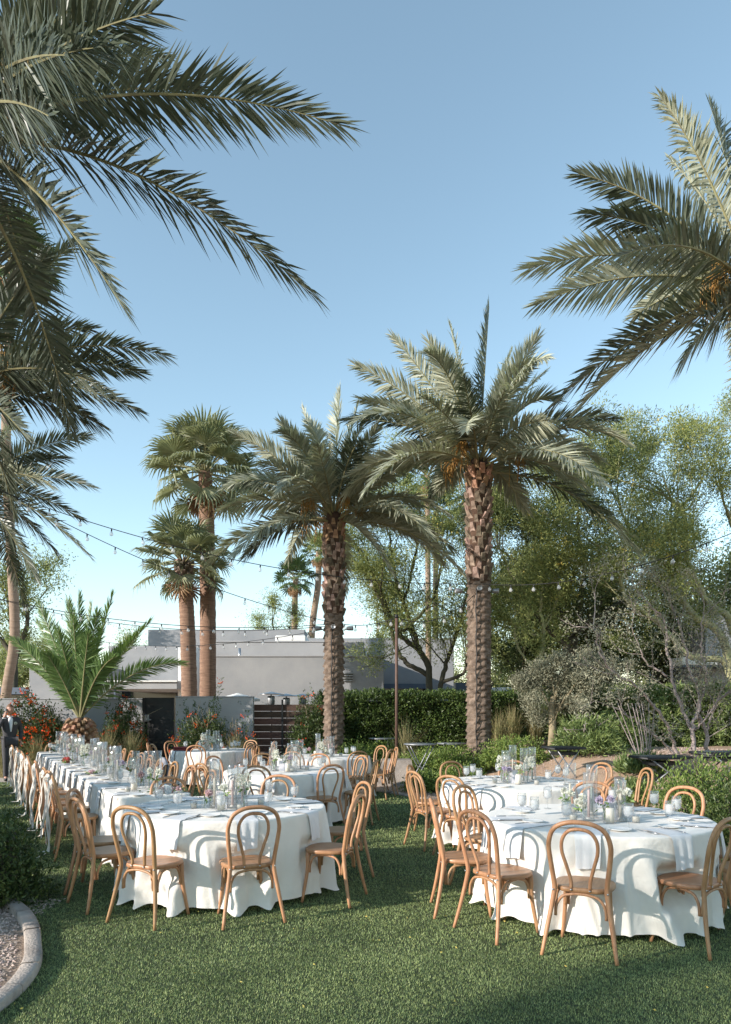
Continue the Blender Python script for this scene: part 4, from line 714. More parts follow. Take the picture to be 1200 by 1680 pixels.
# fork and knife lie along local X (tip inward = -X)
mb = MB(); x = np.linspace(0, .20, 9); v, f = tube(np.c_[x, 0 * x, .004 + .006 * np.sin(x / .2 * PI)], np.interp(x, [0, .05, .2], [.0055, .003, .0055]), 6); mb.add(v * [1, 1.3, .6] + [0, 0, .003], f)
for k in range(4): v, f = tube([(0, -.009 + k * .006, .006), (-.055, -.009 + k * .006, .011)], .0018, 4); mb.add(v, f)
v, f = box(-.012, .004, -.012, .012, .005, .0075); mb.add(v, f); FORK = mb.mesh('fork', 'steel')
mb = MB(); v, f = tube([(.0, 0, .006), (.05, 0, .0065), (.1, 0, .006)], [.006, .007, .005], 8); mb.add(v * [1, 1, .8], f); V = np.array([[0, -.004, .004], [0, .009, .004], [-.10, .009, .004], [-.125, -.002, .004], [0, -.004, .0065], [0, .009, .006], [-.10, .009, .006], [-.125, -.002, .0065]]); mb.add(V, BF); KNIFE = mb.mesh('knife', 'steel')
mb = MB(); v, f = lathe([(0, .003), (.055, .003), (.06, .005), (.085, .014), (.086, .017), (.083, .016), (.058, .009), (0, .008)], 26); PLATE = mb.add(v, f).mesh('side_plate', 'china')
def napkin_mesh(seed):
    rng = np.random.default_rng(seed); mb = MB(); w = .19; nw = 9; ys = np.linspace(-w / 2, w / 2, nw); prof = [(-.30, .004), (-.2, .0045), (-.1, .004), (-.03, .0045), (.0, .003), (.016, -.006), (.024, -.03), (.034, -.09), (.045, -.16), (.052, -.235)]
    V = []
    for i, (x, z) in enumerate(prof):
        for j, y in enumerate(ys): t = max(0, i - 4) / 5; V.append((x + .010 * t * math.sin(j * 1.9 + seed), y * (1 - .10 * t) + .004 * math.sin(i + seed), z + .001 * math.sin(j + i) + (.02 * t * (j / nw - .5))))
    mb.add(V, grid_faces(len(prof), nw, False)); V2 = np.array(V) + [.0015, 0, .0025]; mb.add(V2, grid_faces(len(prof), nw, False)); return mb.mesh('napkin', 'napkin')
NAP = [napkin_mesh(k) for k in range(4)]
def candle_mesh(r, h, mat, z0=.0, name='candle'):
    mb = MB(); v, f = lathe([(0, z0), (r, z0), (r, z0 + h - .004), (r * .85, z0 + h), (r * .4, z0 + h - .004), (0, z0 + h - .005)], 14); mb.add(v, f); v, f = tube([(0, 0, z0 + h - .006), (.001, 0, z0 + h + .01)], .0012, 4); mb.add(v, f); return mb.mesh(name, mat)
def cyl_parts(h, r, cmat, ch):
    mb = MB(); v, f = lathe([(0, .002), (r, .002), (r, h - .002), (r - .0012, h), (r - .003, h - .002), (r - .003, .014), (0, .014)], 22); mb.add(v, f)
    mb2 = MB(); v, f = lathe([(0, .0145), (.022, .0145), (.022, .026), (.013, .03), (.0, .03)], 14); mb2.add(v, f)
    return [('glass_cylinder', mb.mesh('glass_cylinder', 'cyl')), ('candle_holder', mb2.mesh('candle_holder', 'china')), ('taper_candle', candle_mesh(.0105, ch, cmat, .028, 'taper_candle'))]
CYL = [cyl_parts(.46, .052, 'wax', .25), cyl_parts(.40, .048, 'pinkwax', .23), cyl_parts(.34, .046, 'wax', .20), cyl_parts(.44, .05, 'greenwax', .22)]
PILLAR = [('candle', candle_mesh(.034, .115, 'wax', .008)), ('candle_dish', MB().add(*lathe([(0, .001), (.05, .001), (.055, .008), (.052, .008), (.047, .004), (0, .004)], 18)).mesh('candle_dish', 'glass'))]
vg = MB(); v, f = lathe([(0, .001), (.032, .001), (.036, .07), (.034, .07), (.030, .008), (0, .008)], 16); vg.add(v, f); VOTIVE = [('votive_glass', vg.mesh('votive_glass', 'glass')), ('tealight', candle_mesh(.028, .042, 'wax', .0085, 'tealight'))]
mb = MB(); V = np.array([[-.055, -.028, 0], [.055, -.028, 0], [.055, 0, .15], [-.055, 0, .15], [-.055, .028, 0], [.055, .028, 0]]); mb.add(V, np.array([[0, 1, 2, 3], [3, 2, 5, 4]])); mb.add(V + [0, 0, -.0015], np.array([[3, 2, 1, 0], [4, 5, 2, 3]])); CARD = mb.mesh('table_card', 'card', False)
def flower_parts(seed, pmat_, h=.2, nb=2, spire=False):
    rng = np.random.default_rng(seed); mb = MB(); v, f = lathe([(0, .001), (.024, .001), (.028, .02), (.026, .06), (.014, .085), (.015, .11), (.0135, .11), (.012, .086), (.024, .06), (0, .006)], 14); mb.add(v, f); out = [('bud_vase', mb.mesh('bud_vase', 'glass'))]
    sm = MB(); bl = []
    for k in range(nb):
        a = rng.uniform(0, 6.28); e = np.array([math.cos(a) * .045 * (nb > 1), math.sin(a) * .045 * (nb > 1), h * rng.uniform(.8, 1.15)]); v, f = tube(spline([(0, 0, .01), (e[0] * .2, e[1] * .2, .1), e], 6), .0022, 4); sm.add(v, f); q = e * .7; v, f = leaves(q + rng.normal(0, .012, (5, 3)), .05, .018, rdir(5, rng), rng); sm.add(v, f); bl.append(e)
    out.append(('stem', sm.mesh('stem', 'stem')))
    for e in bl:
        b = MB(); n = 70 if not spire else 90; u = rdir(n, rng)
        if spire: pos = e + u * [.018, .018, .06] + [0, 0, .0]
        else: u[:, 2] = u[:, 2] * .8 + .15; u = nrm(u); pos = e + u * rng.uniform(.004, .02, (n, 1))
        v, f = leaves(pos, .026 * rng.uniform(.7, 1.2, n), .022, u + rng.normal(0, .35, (n, 3)), rng, .25); b.add(v, f); out.append(('bloom', b.mesh('bloom', pmat_, False)))
    return out
FLW = [('white', flower_parts(1, 'petal', .19, 2)), ('blush', flower_parts(2, 'blush', .17, 2)), ('white spired', flower_parts(3, 'petal', .26, 2, True)), ('lilac', flower_parts(4, 'lilac', .18, 2)), ('cream', flower_parts(5, 'petal', .15, 3))]
def garland_mesh(seed, mat):
    rng = np.random.default_rng(seed); lm = MB(); q = rng.normal(0, 1, (90, 3)) * [.10, .04, .012] + [0, 0, .02]; v, f = leaves(q, .05, .018, rdir(90, rng) * [1, 1, .4] + [0, 0, .2], rng); lm.add(v, f); out = [('leaves', lm.mesh('greenery', 'stem', False))]
    for k in range(5):
        e = rng.normal(0, 1, 3) * [.06, .025, .005] + [0, 0, .038]; u = rdir(60, rng); v, f = leaves(e + u * .012, .028, .02, u, rng, .25); out.append(('bloom', MB().add(v, f).mesh('bloom', mat, False)))
    return out
GARL = [garland_mesh(1, 'coral'), garland_mesh(2, 'blush')]

ZT = .762
def round_table(cx, cy, Rt, chairs, seed, ph, dets, flowers, nset=None, cyls=5, fold=11):
    """ph = phrase that names this table"""
    rng = np.random.default_rng(seed); n = 460; a = np.arange(n) / n * 2 * PI; nor = np.c_[np.cos(a), np.sin(a)]; path = nor * Rt
    bumps = []; k = 0.
    while k < 1 - .04:
        bumps.append((k, rng.uniform(.007, .014), rng.uniform(.045, .13), rng.normal(0, .014))); k += rng.uniform(.05, .10)
    cl = [((an / 360) % 1, .024, max(-.12, r - .215 - Rt)) for an, r, *_ in chairs]
    V, F = cloth_mesh(path, nor, ZT, bumps, seed, chairs=cl); o = MB().add(V, F).build('tablecloth', 'cloth'); o.location = (cx, cy, 0); tag(o, 'white floor length cloth on the ' + ph, 'tablecloth', 'white cloths on the round tables')
    t = thing('round_table', 'round banquet table under the white cloth, the ' + ph, 'table', (cx, cy, 0), 0, 'round banquet tables')
    v, f = lathe([(0, ZT - .004), (Rt - .004, ZT - .004), (Rt - .002, ZT - .03), (0, ZT - .03)], 60); MB().add(v, f).build('tabletop', 'seatwood', t)
    for s in range(4): aa = s * PI / 2 + .7; v, f = tube([(.4 * math.cos(aa), .4 * math.sin(aa), 0), (.4 * math.cos(aa), .4 * math.sin(aa), ZT - .03)], .016); MB().add(v, f).build('leg', 'greymetal', t)
    for an, r, tw, lab in chairs:
        q = math.radians(an); chair(cx + r * math.cos(q), cy + r * math.sin(q), q + PI + math.radians(tw), 'bentwood chair ' + lab + ', ' + ph, 'bentwood chairs around the ' + ph)
    for an, _, _, key in chairs:
        wh = ' before chair ' + key + ', ' + ph
        q = math.radians(an + rng.normal(0, 1.5)); c, s = math.cos(q), math.sin(q)
        def pt(rad, lat, z=ZT + .003): return (cx + rad * c - lat * s, cy + rad * s + lat * c, z)
        tag(ob('napkin', NAP[rng.integers(4)], None, pt(Rt, rng.normal(0, .015), ZT), (0, 0, q)), 'white napkin' + wh, 'napkin', 'napkins on the ' + ph)
        inst(GOBLET, 'water_goblet', 'iced water glass' + wh, 'glass', pt(Rt - .33 + rng.normal(0, .015), -.17 + rng.normal(0, .015)), rng.uniform(0, 6), 'water glasses on the ' + ph)
        if dets:
            tag(ob('fork', FORK, None, pt(Rt - .24, .10 + rng.normal(0, .005), ZT + .006), (0, 0, q + rng.normal(0, .06))), 'steel fork' + wh, 'fork', 'forks on the ' + ph)
            tag(ob('knife', KNIFE, None, pt(Rt - .17, -.12 + rng.normal(0, .005), ZT + .004), (0, 0, q + rng.normal(0, .06))), 'steel knife' + wh, 'knife', 'knives on the ' + ph)
            tag(ob('side_plate', PLATE, None, pt(Rt - .30, .20 + rng.normal(0, .01), ZT + .002)), 'small white plate' + wh, 'plate', 'side plates on the ' + ph)
    for k in range(cyls):
        a_ = k * 2 * PI / cyls + rng.uniform(0, .5); r_ = rng.uniform(.14, .27); kk = (k + seed) % 4
        inst(CYL[kk], 'glass_hurricane', ['tall clear glass cylinder with ivory candle on the ', 'clear glass cylinder with blush candle on the ', 'shorter clear glass cylinder with ivory candle on the ', 'tall clear glass cylinder with sage green candle on the '][kk] + ph, 'candle holder', (cx + r_ * math.cos(a_), cy + r_ * math.sin(a_), ZT + .002), 0, 'glass cylinders on the ' + ph)
    for k in range(4):
        a_ = k * 1.7 + rng.uniform(0, .4); r_ = rng.uniform(.28, .36); inst(VOTIVE, 'votive_candle', 'small glass votive candle on the ' + ph, 'candle', (cx + r_ * math.cos(a_), cy + r_ * math.sin(a_), ZT + .002), 0, 'votive candles on the ' + ph)
    a_ = rng.uniform(3.8, 5.2); inst(PILLAR, 'pillar_candle', 'ivory pillar candle in a dish on the ' + ph, 'candle', (cx + .3 * math.cos(a_), cy + .3 * math.sin(a_), ZT + .002))
    for k, fi in enumerate(flowers):
        a_ = -PI / 2 + (k - len(flowers) / 2) * .9 + rng.normal(0, .15); r_ = rng.uniform(.1, .30); nm, ps = FLW[fi]
        inst(ps, 'bud_vase', nm + ' flowers in a small glass vase on the ' + ph, 'flowers', (cx + r_ * math.cos(a_), cy + r_ * math.sin(a_), ZT + .002), rng.uniform(0, 6), 'bud vases on the ' + ph, rng.uniform(.95, 1.2))
    tag(ob('table_card', CARD, None, (cx + rng.uniform(-.1, .12), cy - .12, ZT + .003), (0, 0, rng.normal(0, .3)), 1.05), 'folded pale card standing on the ' + ph, 'card')
T1, T2, T3, T4, T5, T6 = 'round table near the kerb', 'round table beside the bush', 'round table before the tall palm', 'round table amid the others', 'round table near the block', 'round table before the gate'
round_table(-1.32, 6.85, .925, [(-71, 1.10, 4, 'backing onto open lawn, aisle side'), (-110, 1.12, -6, 'backing onto open lawn, kerb side'), (-25, 1.11, 8, 'side on in the aisle'), (24, 1.16, 0, 'half hidden on the aisle'), (-146, 1.10, 6, 'in dappled shade'), (-176, 1.16, 0, 'next to the ribboned chairs'), (76, 1.12, 0, 'backing onto the middle table'), (128, 1.14, 0, 'beside the long table end')], 201, T1, True, [4, 1, 0, 2])
round_table(1.97, 6.12, .925, [(-112, 1.15, -3, 'backing onto open lawn'), (-145, 1.14, -4, 'in full sun, aisle corner'), (-174, 1.15, -8, 'seen edge on, aisle side'), (-69, 1.02, 17, 'angled out with bare seat'), (136, 1.12, 4, 'between the two garden tables'), (74, 1.14, 0, 'behind the flowers'), (38, 1.15, -6, 'nearest the leafy bush'), (-30, 1.14, 0, 'on the garden side'), (4, 1.14, 0, 'beyond the angled chair')], 202, T2, True, [0, 4, 3, 0])
round_table(1.92, 9.15, .925, [(-134, 1.12, 0, 'backing onto the bush table'), (-164, 1.14, 10, 'turned out into the aisle'), (156, 1.16, 8, 'edge on beside the aisle'), (119, 1.14, 0, 'backing onto low shrubs'), (36, 1.45, -10, 'pulled back onto the dirt'), (2, 1.42, 0, 'sideways against sunlit dirt'), (-52, 1.15, 0, 'in shade behind cylinders'), (80, 1.15, 0, 'hidden behind the glassware')], 203, T3, True, [2, 3, 0, 2])
round_table(-1.22, 10.95, .915, [(-57, 1.13, 0, 'with both hoops showing'), (-100, 1.12, 0, 'just beyond the water glasses'), (-140, 1.14, 0, 'on the long table side'), (36, 1.16, -4, 'side on, seat showing'), (72, 1.12, 0, 'backing towards the block'), (152, 1.14, 0, 'backing onto the inner row'), (112, 1.12, 0, 'beyond the glass cylinders'), (-12, 1.14, 0, 'on the aisle side')], 204, T4, False, [1, 2, 0, 3])
round_table(-.82, 14.15, .90, [(-22, 1.14, 0, 'in front on the aisle'), (8, 1.18, 0, 'closest to the block'), (36, 1.16, 0, 'behind the closest chair'), (-60, 1.12, 0, 'turned from the aisle'), (-110, 1.12, 0, 'towards the middle table'), (120, 1.12, 0, 'before the ringed palm'), (180, 1.12, 0, 'facing the block')], 205, T5, False, [1, 2, 4], cyls=5)
round_table(-3.52, 16.5, .90, [(-168, 1.15, 0, 'on the long table side'), (-142, 1.14, 0, 'with hoops near the long table'), (-92, 1.13, 0, 'with hoops before the cloth'), (-40, 1.14, 0, 'towards the middle table'), (146, 1.14, 0, 'nearest the gate'), (110, 1.14, 0, 'backing onto the gate'), (60, 1.14, 0, 'backing onto the pale wall'), (4, 1.16, 0, 'before the board fence'), (24, 1.22, 0, 'second before the fence'), (-16, 1.24, 10, 'turned towards the fence')], 206, T6, False, [2, 0, 2, 0], cyls=6)
# the long table: four cloth covered tables end to end
A0 = np.array([-2.26, 7.72]); u = np.array([-.487, .873]); vv = np.array([.873, .487]); SEG = 2.32; WD = .78
rng = np.random.default_rng(77); ANG = math.atan2(u[1], u[0]); LT = 'long table'
for k in range(4):
    c = A0 + u * (SEG * (k + .5)); hl, hw = SEG / 2 - .006, WD / 2; q = []; rc = .05
    for sx, sy, a0 in ((1, -1, -PI / 2), (1, 1, 0), (-1, 1, PI / 2), (-1, -1, PI)):
        for aa in np.linspace(a0, a0 + PI / 2, 6): q.append((sx * (hl - rc) + rc * math.cos(aa), sy * (hw - rc) + rc * math.sin(aa)))
    q = np.array(q + q[:1]); sl_ = np.r_[0, np.cumsum(np.linalg.norm(np.diff(q, axis=0), axis=1))]; s = np.linspace(0, sl_[-1], 280, endpoint=False); path = np.c_[np.interp(s, sl_, q[:, 0]), np.interp(s, sl_, q[:, 1])]
    Tn = np.roll(path, -1, 0) - np.roll(path, 1, 0); Tn /= np.linalg.norm(Tn, axis=1)[:, None]; nor = np.c_[Tn[:, 1], -Tn[:, 0]]; bumps = []; x = 0.
    while x < .96: bumps.append((x, rng.uniform(.008, .014), rng.uniform(.03, .085), rng.normal(0, .006))); x += rng.uniform(.035, .065)
    for cc in (0, 5 / 280 + .5):
        pass
    # keep the butted ends flat
    V, F = cloth_mesh(path, nor, ZT - .003 * (k % 2), bumps, 300 + k); inner = (V[:, 0] > hl + .004) if k < 3 else np.zeros(len(V), bool); V[inner, 0] = hl + .004
    if k > 0: inner = V[:, 0] < -hl - .004; V[inner, 0] = -hl - .004
    o = MB().add(V, F).build('tablecloth', 'cloth'); o.location = (c[0], c[1], 0); o.rotation_euler = (0, 0, ANG)
    tag(o, 'white cloth on the ' + ['section of the long table next to the lawn round table', 'second section of the long table from the round table', 'third section of the long table from the round table', 'section of the long table nearest the stubby palm'][k], 'tablecloth', 'white cloths on the long table')
    t = thing('folding_table', ['first', 'second', 'third', 'last'][k] + ' folding table of the long row, counted from the round table end', 'table', (c[0], c[1], 0), ANG, 'tables forming the long row')
    part_box('tabletop', 'seatwood', t, -hl + .005, hl - .005, -hw + .005, hw - .005, ZT - .035, ZT - .008)
    for sx in (-1, 1):
        for sy in (-1, 1): v, f = tube([(sx * .95, sy * .3, 0), (sx * .95, sy * .3, ZT - .035)], .015); MB().add(v, f).build('leg', 'greymetal', t)
TL = SEG * 4; NL = 14
NUM = ['one', 'two', 'three', 'four', 'five', 'six', 'seven', 'eight', 'nine', 'ten', 'eleven', 'twelve', 'thirteen', 'fourteen']
def spot_on(al, ac):
    return LT + ' ' + ('ribboned' if ac < 0 else 'inner') + ' half, place ' + NUM[int(np.clip(round((al - .32) / ((TL - .5) / 13)), 0, 13))] + ' from kerb end'
def lt(al, ac): return A0 + u * al + vv * ac
def ribbon_parts(seed):
    rng = np.random.default_rng(seed); out = []; mb = MB()
    for s in (-1, 1):                                  # two loops of the bow
        th = np.linspace(0, 2 * PI, 14); p = np.c_[s * (.055 - .055 * np.cos(th)) * .9, -.02 - .012 * np.abs(np.sin(th)), .03 * np.sin(th) - .25 * (.055 - .055 * np.cos(th))]; V = np.stack([p + [0, -.012, -.018], p + [0, .012, .018]], 1).reshape(-1, 3); mb.add(V, grid_faces(14, 2, False))
    v, f = lathe([(0, -.022), (.014, -.018), (.018, 0), (.014, .018), (0, .022)], 8); mb.add(v[:, [0, 2, 1]] + [0, -.025, 0], f); out.append(('bow', mb.mesh('bow', 'ribbon')))
    for s in (-1, 1):
        m = MB(); L = rng.uniform(.74, .85); z = np.linspace(0, -L, 16); w = np.interp(-z, [0, .1, L], [.035, .085, .10]); x = s * (.02 + .045 * np.sqrt(-z / L)) + .008 * np.sin(-z * 7 + rng.uniform(0, 6)); y = -.03 - .035 * (-z / L) + .02 * np.sin(-z * 9 + rng.uniform(0, 6))
        tw = .22 * np.sin(-z * 4 + rng.uniform(0, 6)); sd = np.c_[np.cos(tw), np.sin(tw), 0 * tw]; p = np.c_[x, y, z]
        if rng.random() < .6: ex = np.array([[x[-1] + s * .07, y[-1] - .05, -L - .015], [x[-1] + s * .16, y[-1] - .09, -L - .018]]); p = np.vstack([p, ex]); w = np.r_[w, .06, .06]; sd = np.vstack([sd, [[.5, -.8, 0]], [[.5, -.8, 0]]])
        cur = np.sin(np.linspace(-1.2, 1.2, 5)) * .0; cols = [p + sd * (w * k)[:, None] + np.array([0, -.008, 0]) * (abs(k) < .3) for k in (-.5, -.2, .2, .5)]
        V = np.stack(cols, 1).reshape(-1, 3); m.add(V, grid_faces(len(p), 4, False)); out.append(('ribbon_tail', m.mesh('ribbon_tail', 'ribbon')))
    return out
RIB = [ribbon_parts(k) for k in range(5)]
for k in range(1, NL):
    al = .32 + k * (TL - .5) / (NL - 1) + rng.normal(0, .03); p = lt(al, -WD / 2 * 0 - .26 - rng.uniform(0, .05)) if False else A0 + u * al - vv * (WD / 2 + .20 + rng.uniform(0, .06)); face = math.atan2(vv[1], vv[0]) + rng.normal(0, .07)
    nth = ['', 'first', 'second', 'third', 'fourth', 'fifth', 'sixth', 'seventh', 'eighth', 'ninth', 'tenth', 'eleventh', 'twelfth', 'last'][k]
    chair(p[0], p[1], face, nth + ' ribbon backed chair along the long table, from its kerb end', 'ribboned chairs along the long table')
    b = p - np.array([math.cos(face), math.sin(face)]) * .272
    inst(RIB[k % 5], 'chair_ribbon', 'pale silk ribbon bow on the ' + nth + ' chair of the long table row', 'ribbon', (b[0], b[1], .868 if True else 0), face - PI / 2, 'ribbon bows on the long table chairs')
for k in range(11):
    al = .9 + k * (TL - 1.2) / 10 + rng.normal(0, .03); p = A0 + u * al + vv * (WD / 2 + .20 + rng.uniform(0, .05)); face = math.atan2(-vv[1], -vv[0]) + rng.normal(0, .06)
    chair(p[0], p[1], face, ['first', 'second', 'third', 'fourth', 'fifth', 'sixth', 'seventh', 'eighth', 'ninth', 'tenth', 'last'][k] + ' plain chair on the long table inner side, from its kerb end', 'plain chairs on the inner side of the long table')
pe = A0 + u * (TL + .2); chair(pe[0], pe[1], math.atan2(-u[1], -u[0]), 'bentwood chair at the far head of the long table beside the man', None)
for side in (-1, 1):
    for k in range(NL if side < 0 else 12):
        al = .32 + k * (TL - .5) / (NL - 1) + rng.normal(0, .02); q = math.atan2(vv[1] * side, vv[0] * side); e = A0 + u * al + vv * side * WD / 2
        def pt(inn, lat, z=ZT + .003): pp = e - vv * side * inn + u * lat; return (pp[0], pp[1], z)
        nm = 'ribboned side of the long table' if side < 0 else 'inner side of the long table'; nw = ', place ' + ['one', 'two', 'three', 'four', 'five', 'six', 'seven', 'eight', 'nine', 'ten', 'eleven', 'twelve', 'thirteen', 'fourteen'][k] + ' from its kerb end'
        if side < 0: tag(ob('napkin', NAP[k % 4], None, pt(0, 0, ZT), (0, 0, q)), 'white napkin on ' + nm + nw, 'napkin', 'napkins on the ' + nm)
        inst(GOBLET, 'water_goblet', 'iced water glass on ' + nm + nw, 'glass', pt(.24, .16), rng.uniform(0, 6), 'water glasses on the ' + nm)
        if k < 8 and side < 0:
            tag(ob('fork', FORK, None, pt(.22, -.10, ZT + .006), (0, 0, q + rng.normal(0, .05))), 'steel fork on ' + nm + nw, 'fork', 'forks on the ' + nm)
            tag(ob('knife', KNIFE, None, pt(.16, .11, ZT + .004), (0, 0, q + rng.normal(0, .05))), 'steel knife on ' + nm + nw, 'knife', 'knives on the ' + nm)
            tag(ob('side_plate', PLATE, None, pt(.22, -.22, ZT + .002)), 'small white plate on ' + nm + nw, 'plate', 'side plates on the ' + nm)
for k in range(34):
    al = .35 + k * (TL - .6) / 33 + rng.normal(0, .05); ac = rng.uniform(-.11, .13); p = A0 + u * al + vv * ac; kk = (k * 3 + k // 4) % 4
    inst(CYL[kk], 'glass_hurricane', ['tall ivory candle cylinder, ', 'blush candle glass cylinder, ', 'shorter ivory candle cylinder, ', 'tall sage candle cylinder, '][kk] + spot_on(al, ac), 'candle holder', (p[0], p[1], ZT + .002), 0, 'glass cylinders along the long table')
for k in range(16):
    al = .3 + k * (TL - .6) / 15 + rng.normal(0, .08); ac = rng.uniform(-.17, .17); p = A0 + u * al + vv * ac; nm, ps = FLW[k % 5]; inst(ps, 'bud_vase', nm + ' flowers in glass vase, ' + spot_on(al, ac), 'flowers', (p[0], p[1], ZT + .002), rng.uniform(0, 6), 'bud vases along the long table', rng.uniform(1, 1.25))
for k in range(10):
    al = .5 + k * (TL - 1) / 9 + rng.normal(0, .1); ac = rng.choice([-.2, .2]); p = A0 + u * al + vv * ac; inst(VOTIVE, 'votive_candle', 'small glass votive candle, ' + spot_on(al, ac), 'candle', (p[0], p[1], ZT + .002), 0, 'votive candles along the long table')
p = A0 + u * .6 - vv * .1; inst(PILLAR, 'pillar_candle', 'ivory pillar candle on the long table near its round table end', 'candle', (p[0], p[1], ZT + .002))
p = A0 + u * .16 + vv * .16; inst(GARL[1], 'flower_garland', 'pink and white blooms with greenery lying on the long table end', 'flowers', (p[0], p[1], ZT + .002), ANG + 1.2)
p = A0 + u * 5.6 - vv * .24; inst(GARL[0], 'flower_garland', 'coral red blooms lying on the ribboned side of the long table', 'flowers', (p[0], p[1], ZT + .002), ANG, None, 1.3)
p = A0 + u * 3.0 - vv * .2; inst(GARL[1], 'flower_garland', 'pale pink blooms lying midway along the long table', 'flowers', (p[0], p[1], ZT + .002), ANG, None, .9)
# folded maroon cloths on the table before the gate, grey jacket over a chair, dark bag on a chair
t = thing('folded_blankets', 'stack of folded maroon cloths on the round table before the black gate', 'cloth stack', (-4.1, 16.15, ZT + .003), .1)
for k in range(2): v, f = bevbox(-.20, .20, -.12, .12, .0 + k * .045, .042 + k * .045, .014); MB().add(v, f).build('cloth', 'maroon', t)
def draped(label, x, y, face, mat, h, w, name='jacket'):
    ss = np.linspace(-h, h, 22); mb = MB(); rows = []
    for s in ss:
        a = np.linspace(-1, 1, 13); top = .94 - np.abs(a) ** 2.4 * .10; q = np.abs(s); yy = np.sign(s) * np.minimum(q, .025) * 1.1 + np.sign(s) * .02 * np.sin(a * 5 + q * 9) * (q > .06); rows.append(np.c_[a * w * (1 + .18 * q), yy - .265 + .10 * q * 0, top - np.maximum(q - .03, 0)])
    mb.add(np.concatenate(rows), grid_faces(22, 13, False)); o = mb.build(name, mat); o.location = (x, y, .012); o.rotation_euler = (0, 0, face - PI / 2); tag(o, label, 'jacket'); return o
k = 3; al = .9 + k * (TL - 1.2) / 10; p = A0 + u * al + vv * (WD / 2 + .225); draped('pale grey jacket hung over a plain chair on the inner side of the long table', p[0], p[1], math.atan2(-vv[1], -vv[0]), 'greyjacket', .48, .20)

# ------------------------------------------------------------------ pole, bistro tables, tray stands
bp = at(651, 1285, 16.3); t = thing('concrete_block', 'tapered concrete block weighting the foot of the rusty light pole', 'block', (bp[0], bp[1], 0))
V = np.array([[-.46, -.4, -.01], [.42, -.4, -.01], [.42, .4, -.01], [-.46, .4, -.01], [-.34, -.3, .56], [.32, -.3, .56], [.32, .3, .56], [-.34, .3, .56]]); MB().add(V, BF).build('block', 'concrete', t, False)
tp = thing('light_pole', 'thin rusty steel pole carrying the string lights, standing in a concrete block', 'pole', (bp[0], bp[1], .562)); PT = at(652, 1013, 16.3)
v, f = tube([(0, 0, 0), (0, 0, PT[2] - .562)], .034, 12); MB().add(v, f).build('pole', 'rust', tp); v, f = tube([(0, 0, PT[2] - .58), (0, 0, PT[2] - .50)], .042, 10); MB().add(v, f).build('cap', 'black', tp)
v, f = tube([(0, 0, 0), (0, 0, .2)], .036, 10); MB().add(v, f).build('sleeve', 'steel', tp)
def bistro(label, px, py, d, rad, mat, hang=False):
    x = gx(px, d); z = zat(py, d); zg = float(gz(x, d)); z -= zg; t = thing('bistro_table', label, 'table', (x, d, zg), R.uniform(0, 1.5)); v, f = lathe([(0, z), (rad, z), (rad + .005, z - .012), (rad, z - .028), (0, z - .03)], 28); MB().add(v, f).build('tabletop', mat, t)
    for s in (-1, 1):
        for sg in (-1, 1): v, f = tube(spline([(sg * rad * .75, s * .14, z - .03), (sg * .04, s * .14, z * .5), (-sg * rad * .7, s * .14, 0)], 8), .012, 6); MB().add(v, f).build('leg', 'greymetal', t)
bistro('round bistro table with curved metal legs behind the light pole', 628, 1211, 19.0, .36, 'greymetal'); bistro('folding bistro table with crossed curved legs between pole and tall palm', 690, 1220, 15.6, .36, 'greymetal'); bistro('bistro table standing among shrubs by the tall palm', 742, 1219, 17.2, .36, 'greymetal')
def tray(label, px, py, d, w):
    x = gx(px, d); z = zat(py, d); zg = float(gz(x, d)); z -= zg; t = thing('tray_stand', label, 'table', (x, d, zg), .2); v, f = bevbox(-w, w, -.3, .3, z - .05, z, .012); MB().add(v, f).build('tabletop', 'black', t); part_box('apron', 'black', t, -w * .55, w * .6, -.2, .2, z - .16, z - .10)
    for s in (-1, 1):
        for sg in (-1, 1): v, f = tube([(sg * w * .7, s * .2, z - .05), (-sg * w * .55, s * .22, 0)], .014, 6); MB().add(v, f).build('leg', 'greymetal', t)
tray('black folding tray stand in front of the sage bush', 925, 1225, 14.0, .33); tray('black folding table among the mauve limbs on the dirt', 1085, 1240, 12.6, .45); tray('black folding table half hidden by the leafy bush', 1185, 1233, 12.0, .42)

# ------------------------------------------------------------------ string lights and trunk spotlights
sk = MB(); v, f = lathe([(0, .0), (.011, .0), (.013, -.045), (0, -.046)], 8); SOCK = sk.add(v, f).mesh('socket', 'black')
bm_ = MB(); v, f = lathe([(.009, -.044), (.014, -.055), (.028, -.078), (.031, -.095), (.026, -.113), (.012, -.122), (0, -.123)], 10); BULB = bm_.add(v, f).mesh('bulb', 'bulb')
def lights(label, pa, pb, sag, gap=.62, ph=.3, grp='strings of bulb lights'):
    pa, pb = np.asarray(pa), np.asarray(pb); t_ = np.linspace(0, 1, 40); P = pa + (pb - pa) * t_[:, None] - np.array([0, 0, 1]) * (4 * sag * t_ * (1 - t_))[:, None]; t = thing('string_lights', label, 'string lights', pa, 0, grp); v, f = tube(P - pa, .0085, 5); MB().add(v, f).build('cable', 'black', t)
    s = np.r_[0, np.cumsum(np.linalg.norm(np.diff(P, axis=0), axis=1))]; x = gap * ph
    while x < s[-1] - .1:
        q = np.array([np.interp(x, s, P[:, k]) for k in range(3)]) - pa; so_ = ob('socket', SOCK, t, q, (R.normal(0, .12), R.normal(0, .12), 0), 1.25); ob('bulb', BULB, so_); x += gap
TLp, TRp = at(548, 1022, 18.25), at(786, 958, 16.65)
lights('upper string of bulbs running from the kerb side palms to the tall date palm', at(-40, 790, 14.2), TRp, .55)
lights('string of bulbs from the tall date palm out over the dirt garden', TRp + [.1, 0, 0], at(1235, 860, 12.2), .35)
lights('second string of bulbs sloping down to the ringed date palm trunk', at(-40, 780, 14.4), TLp, .35, ph=.7)
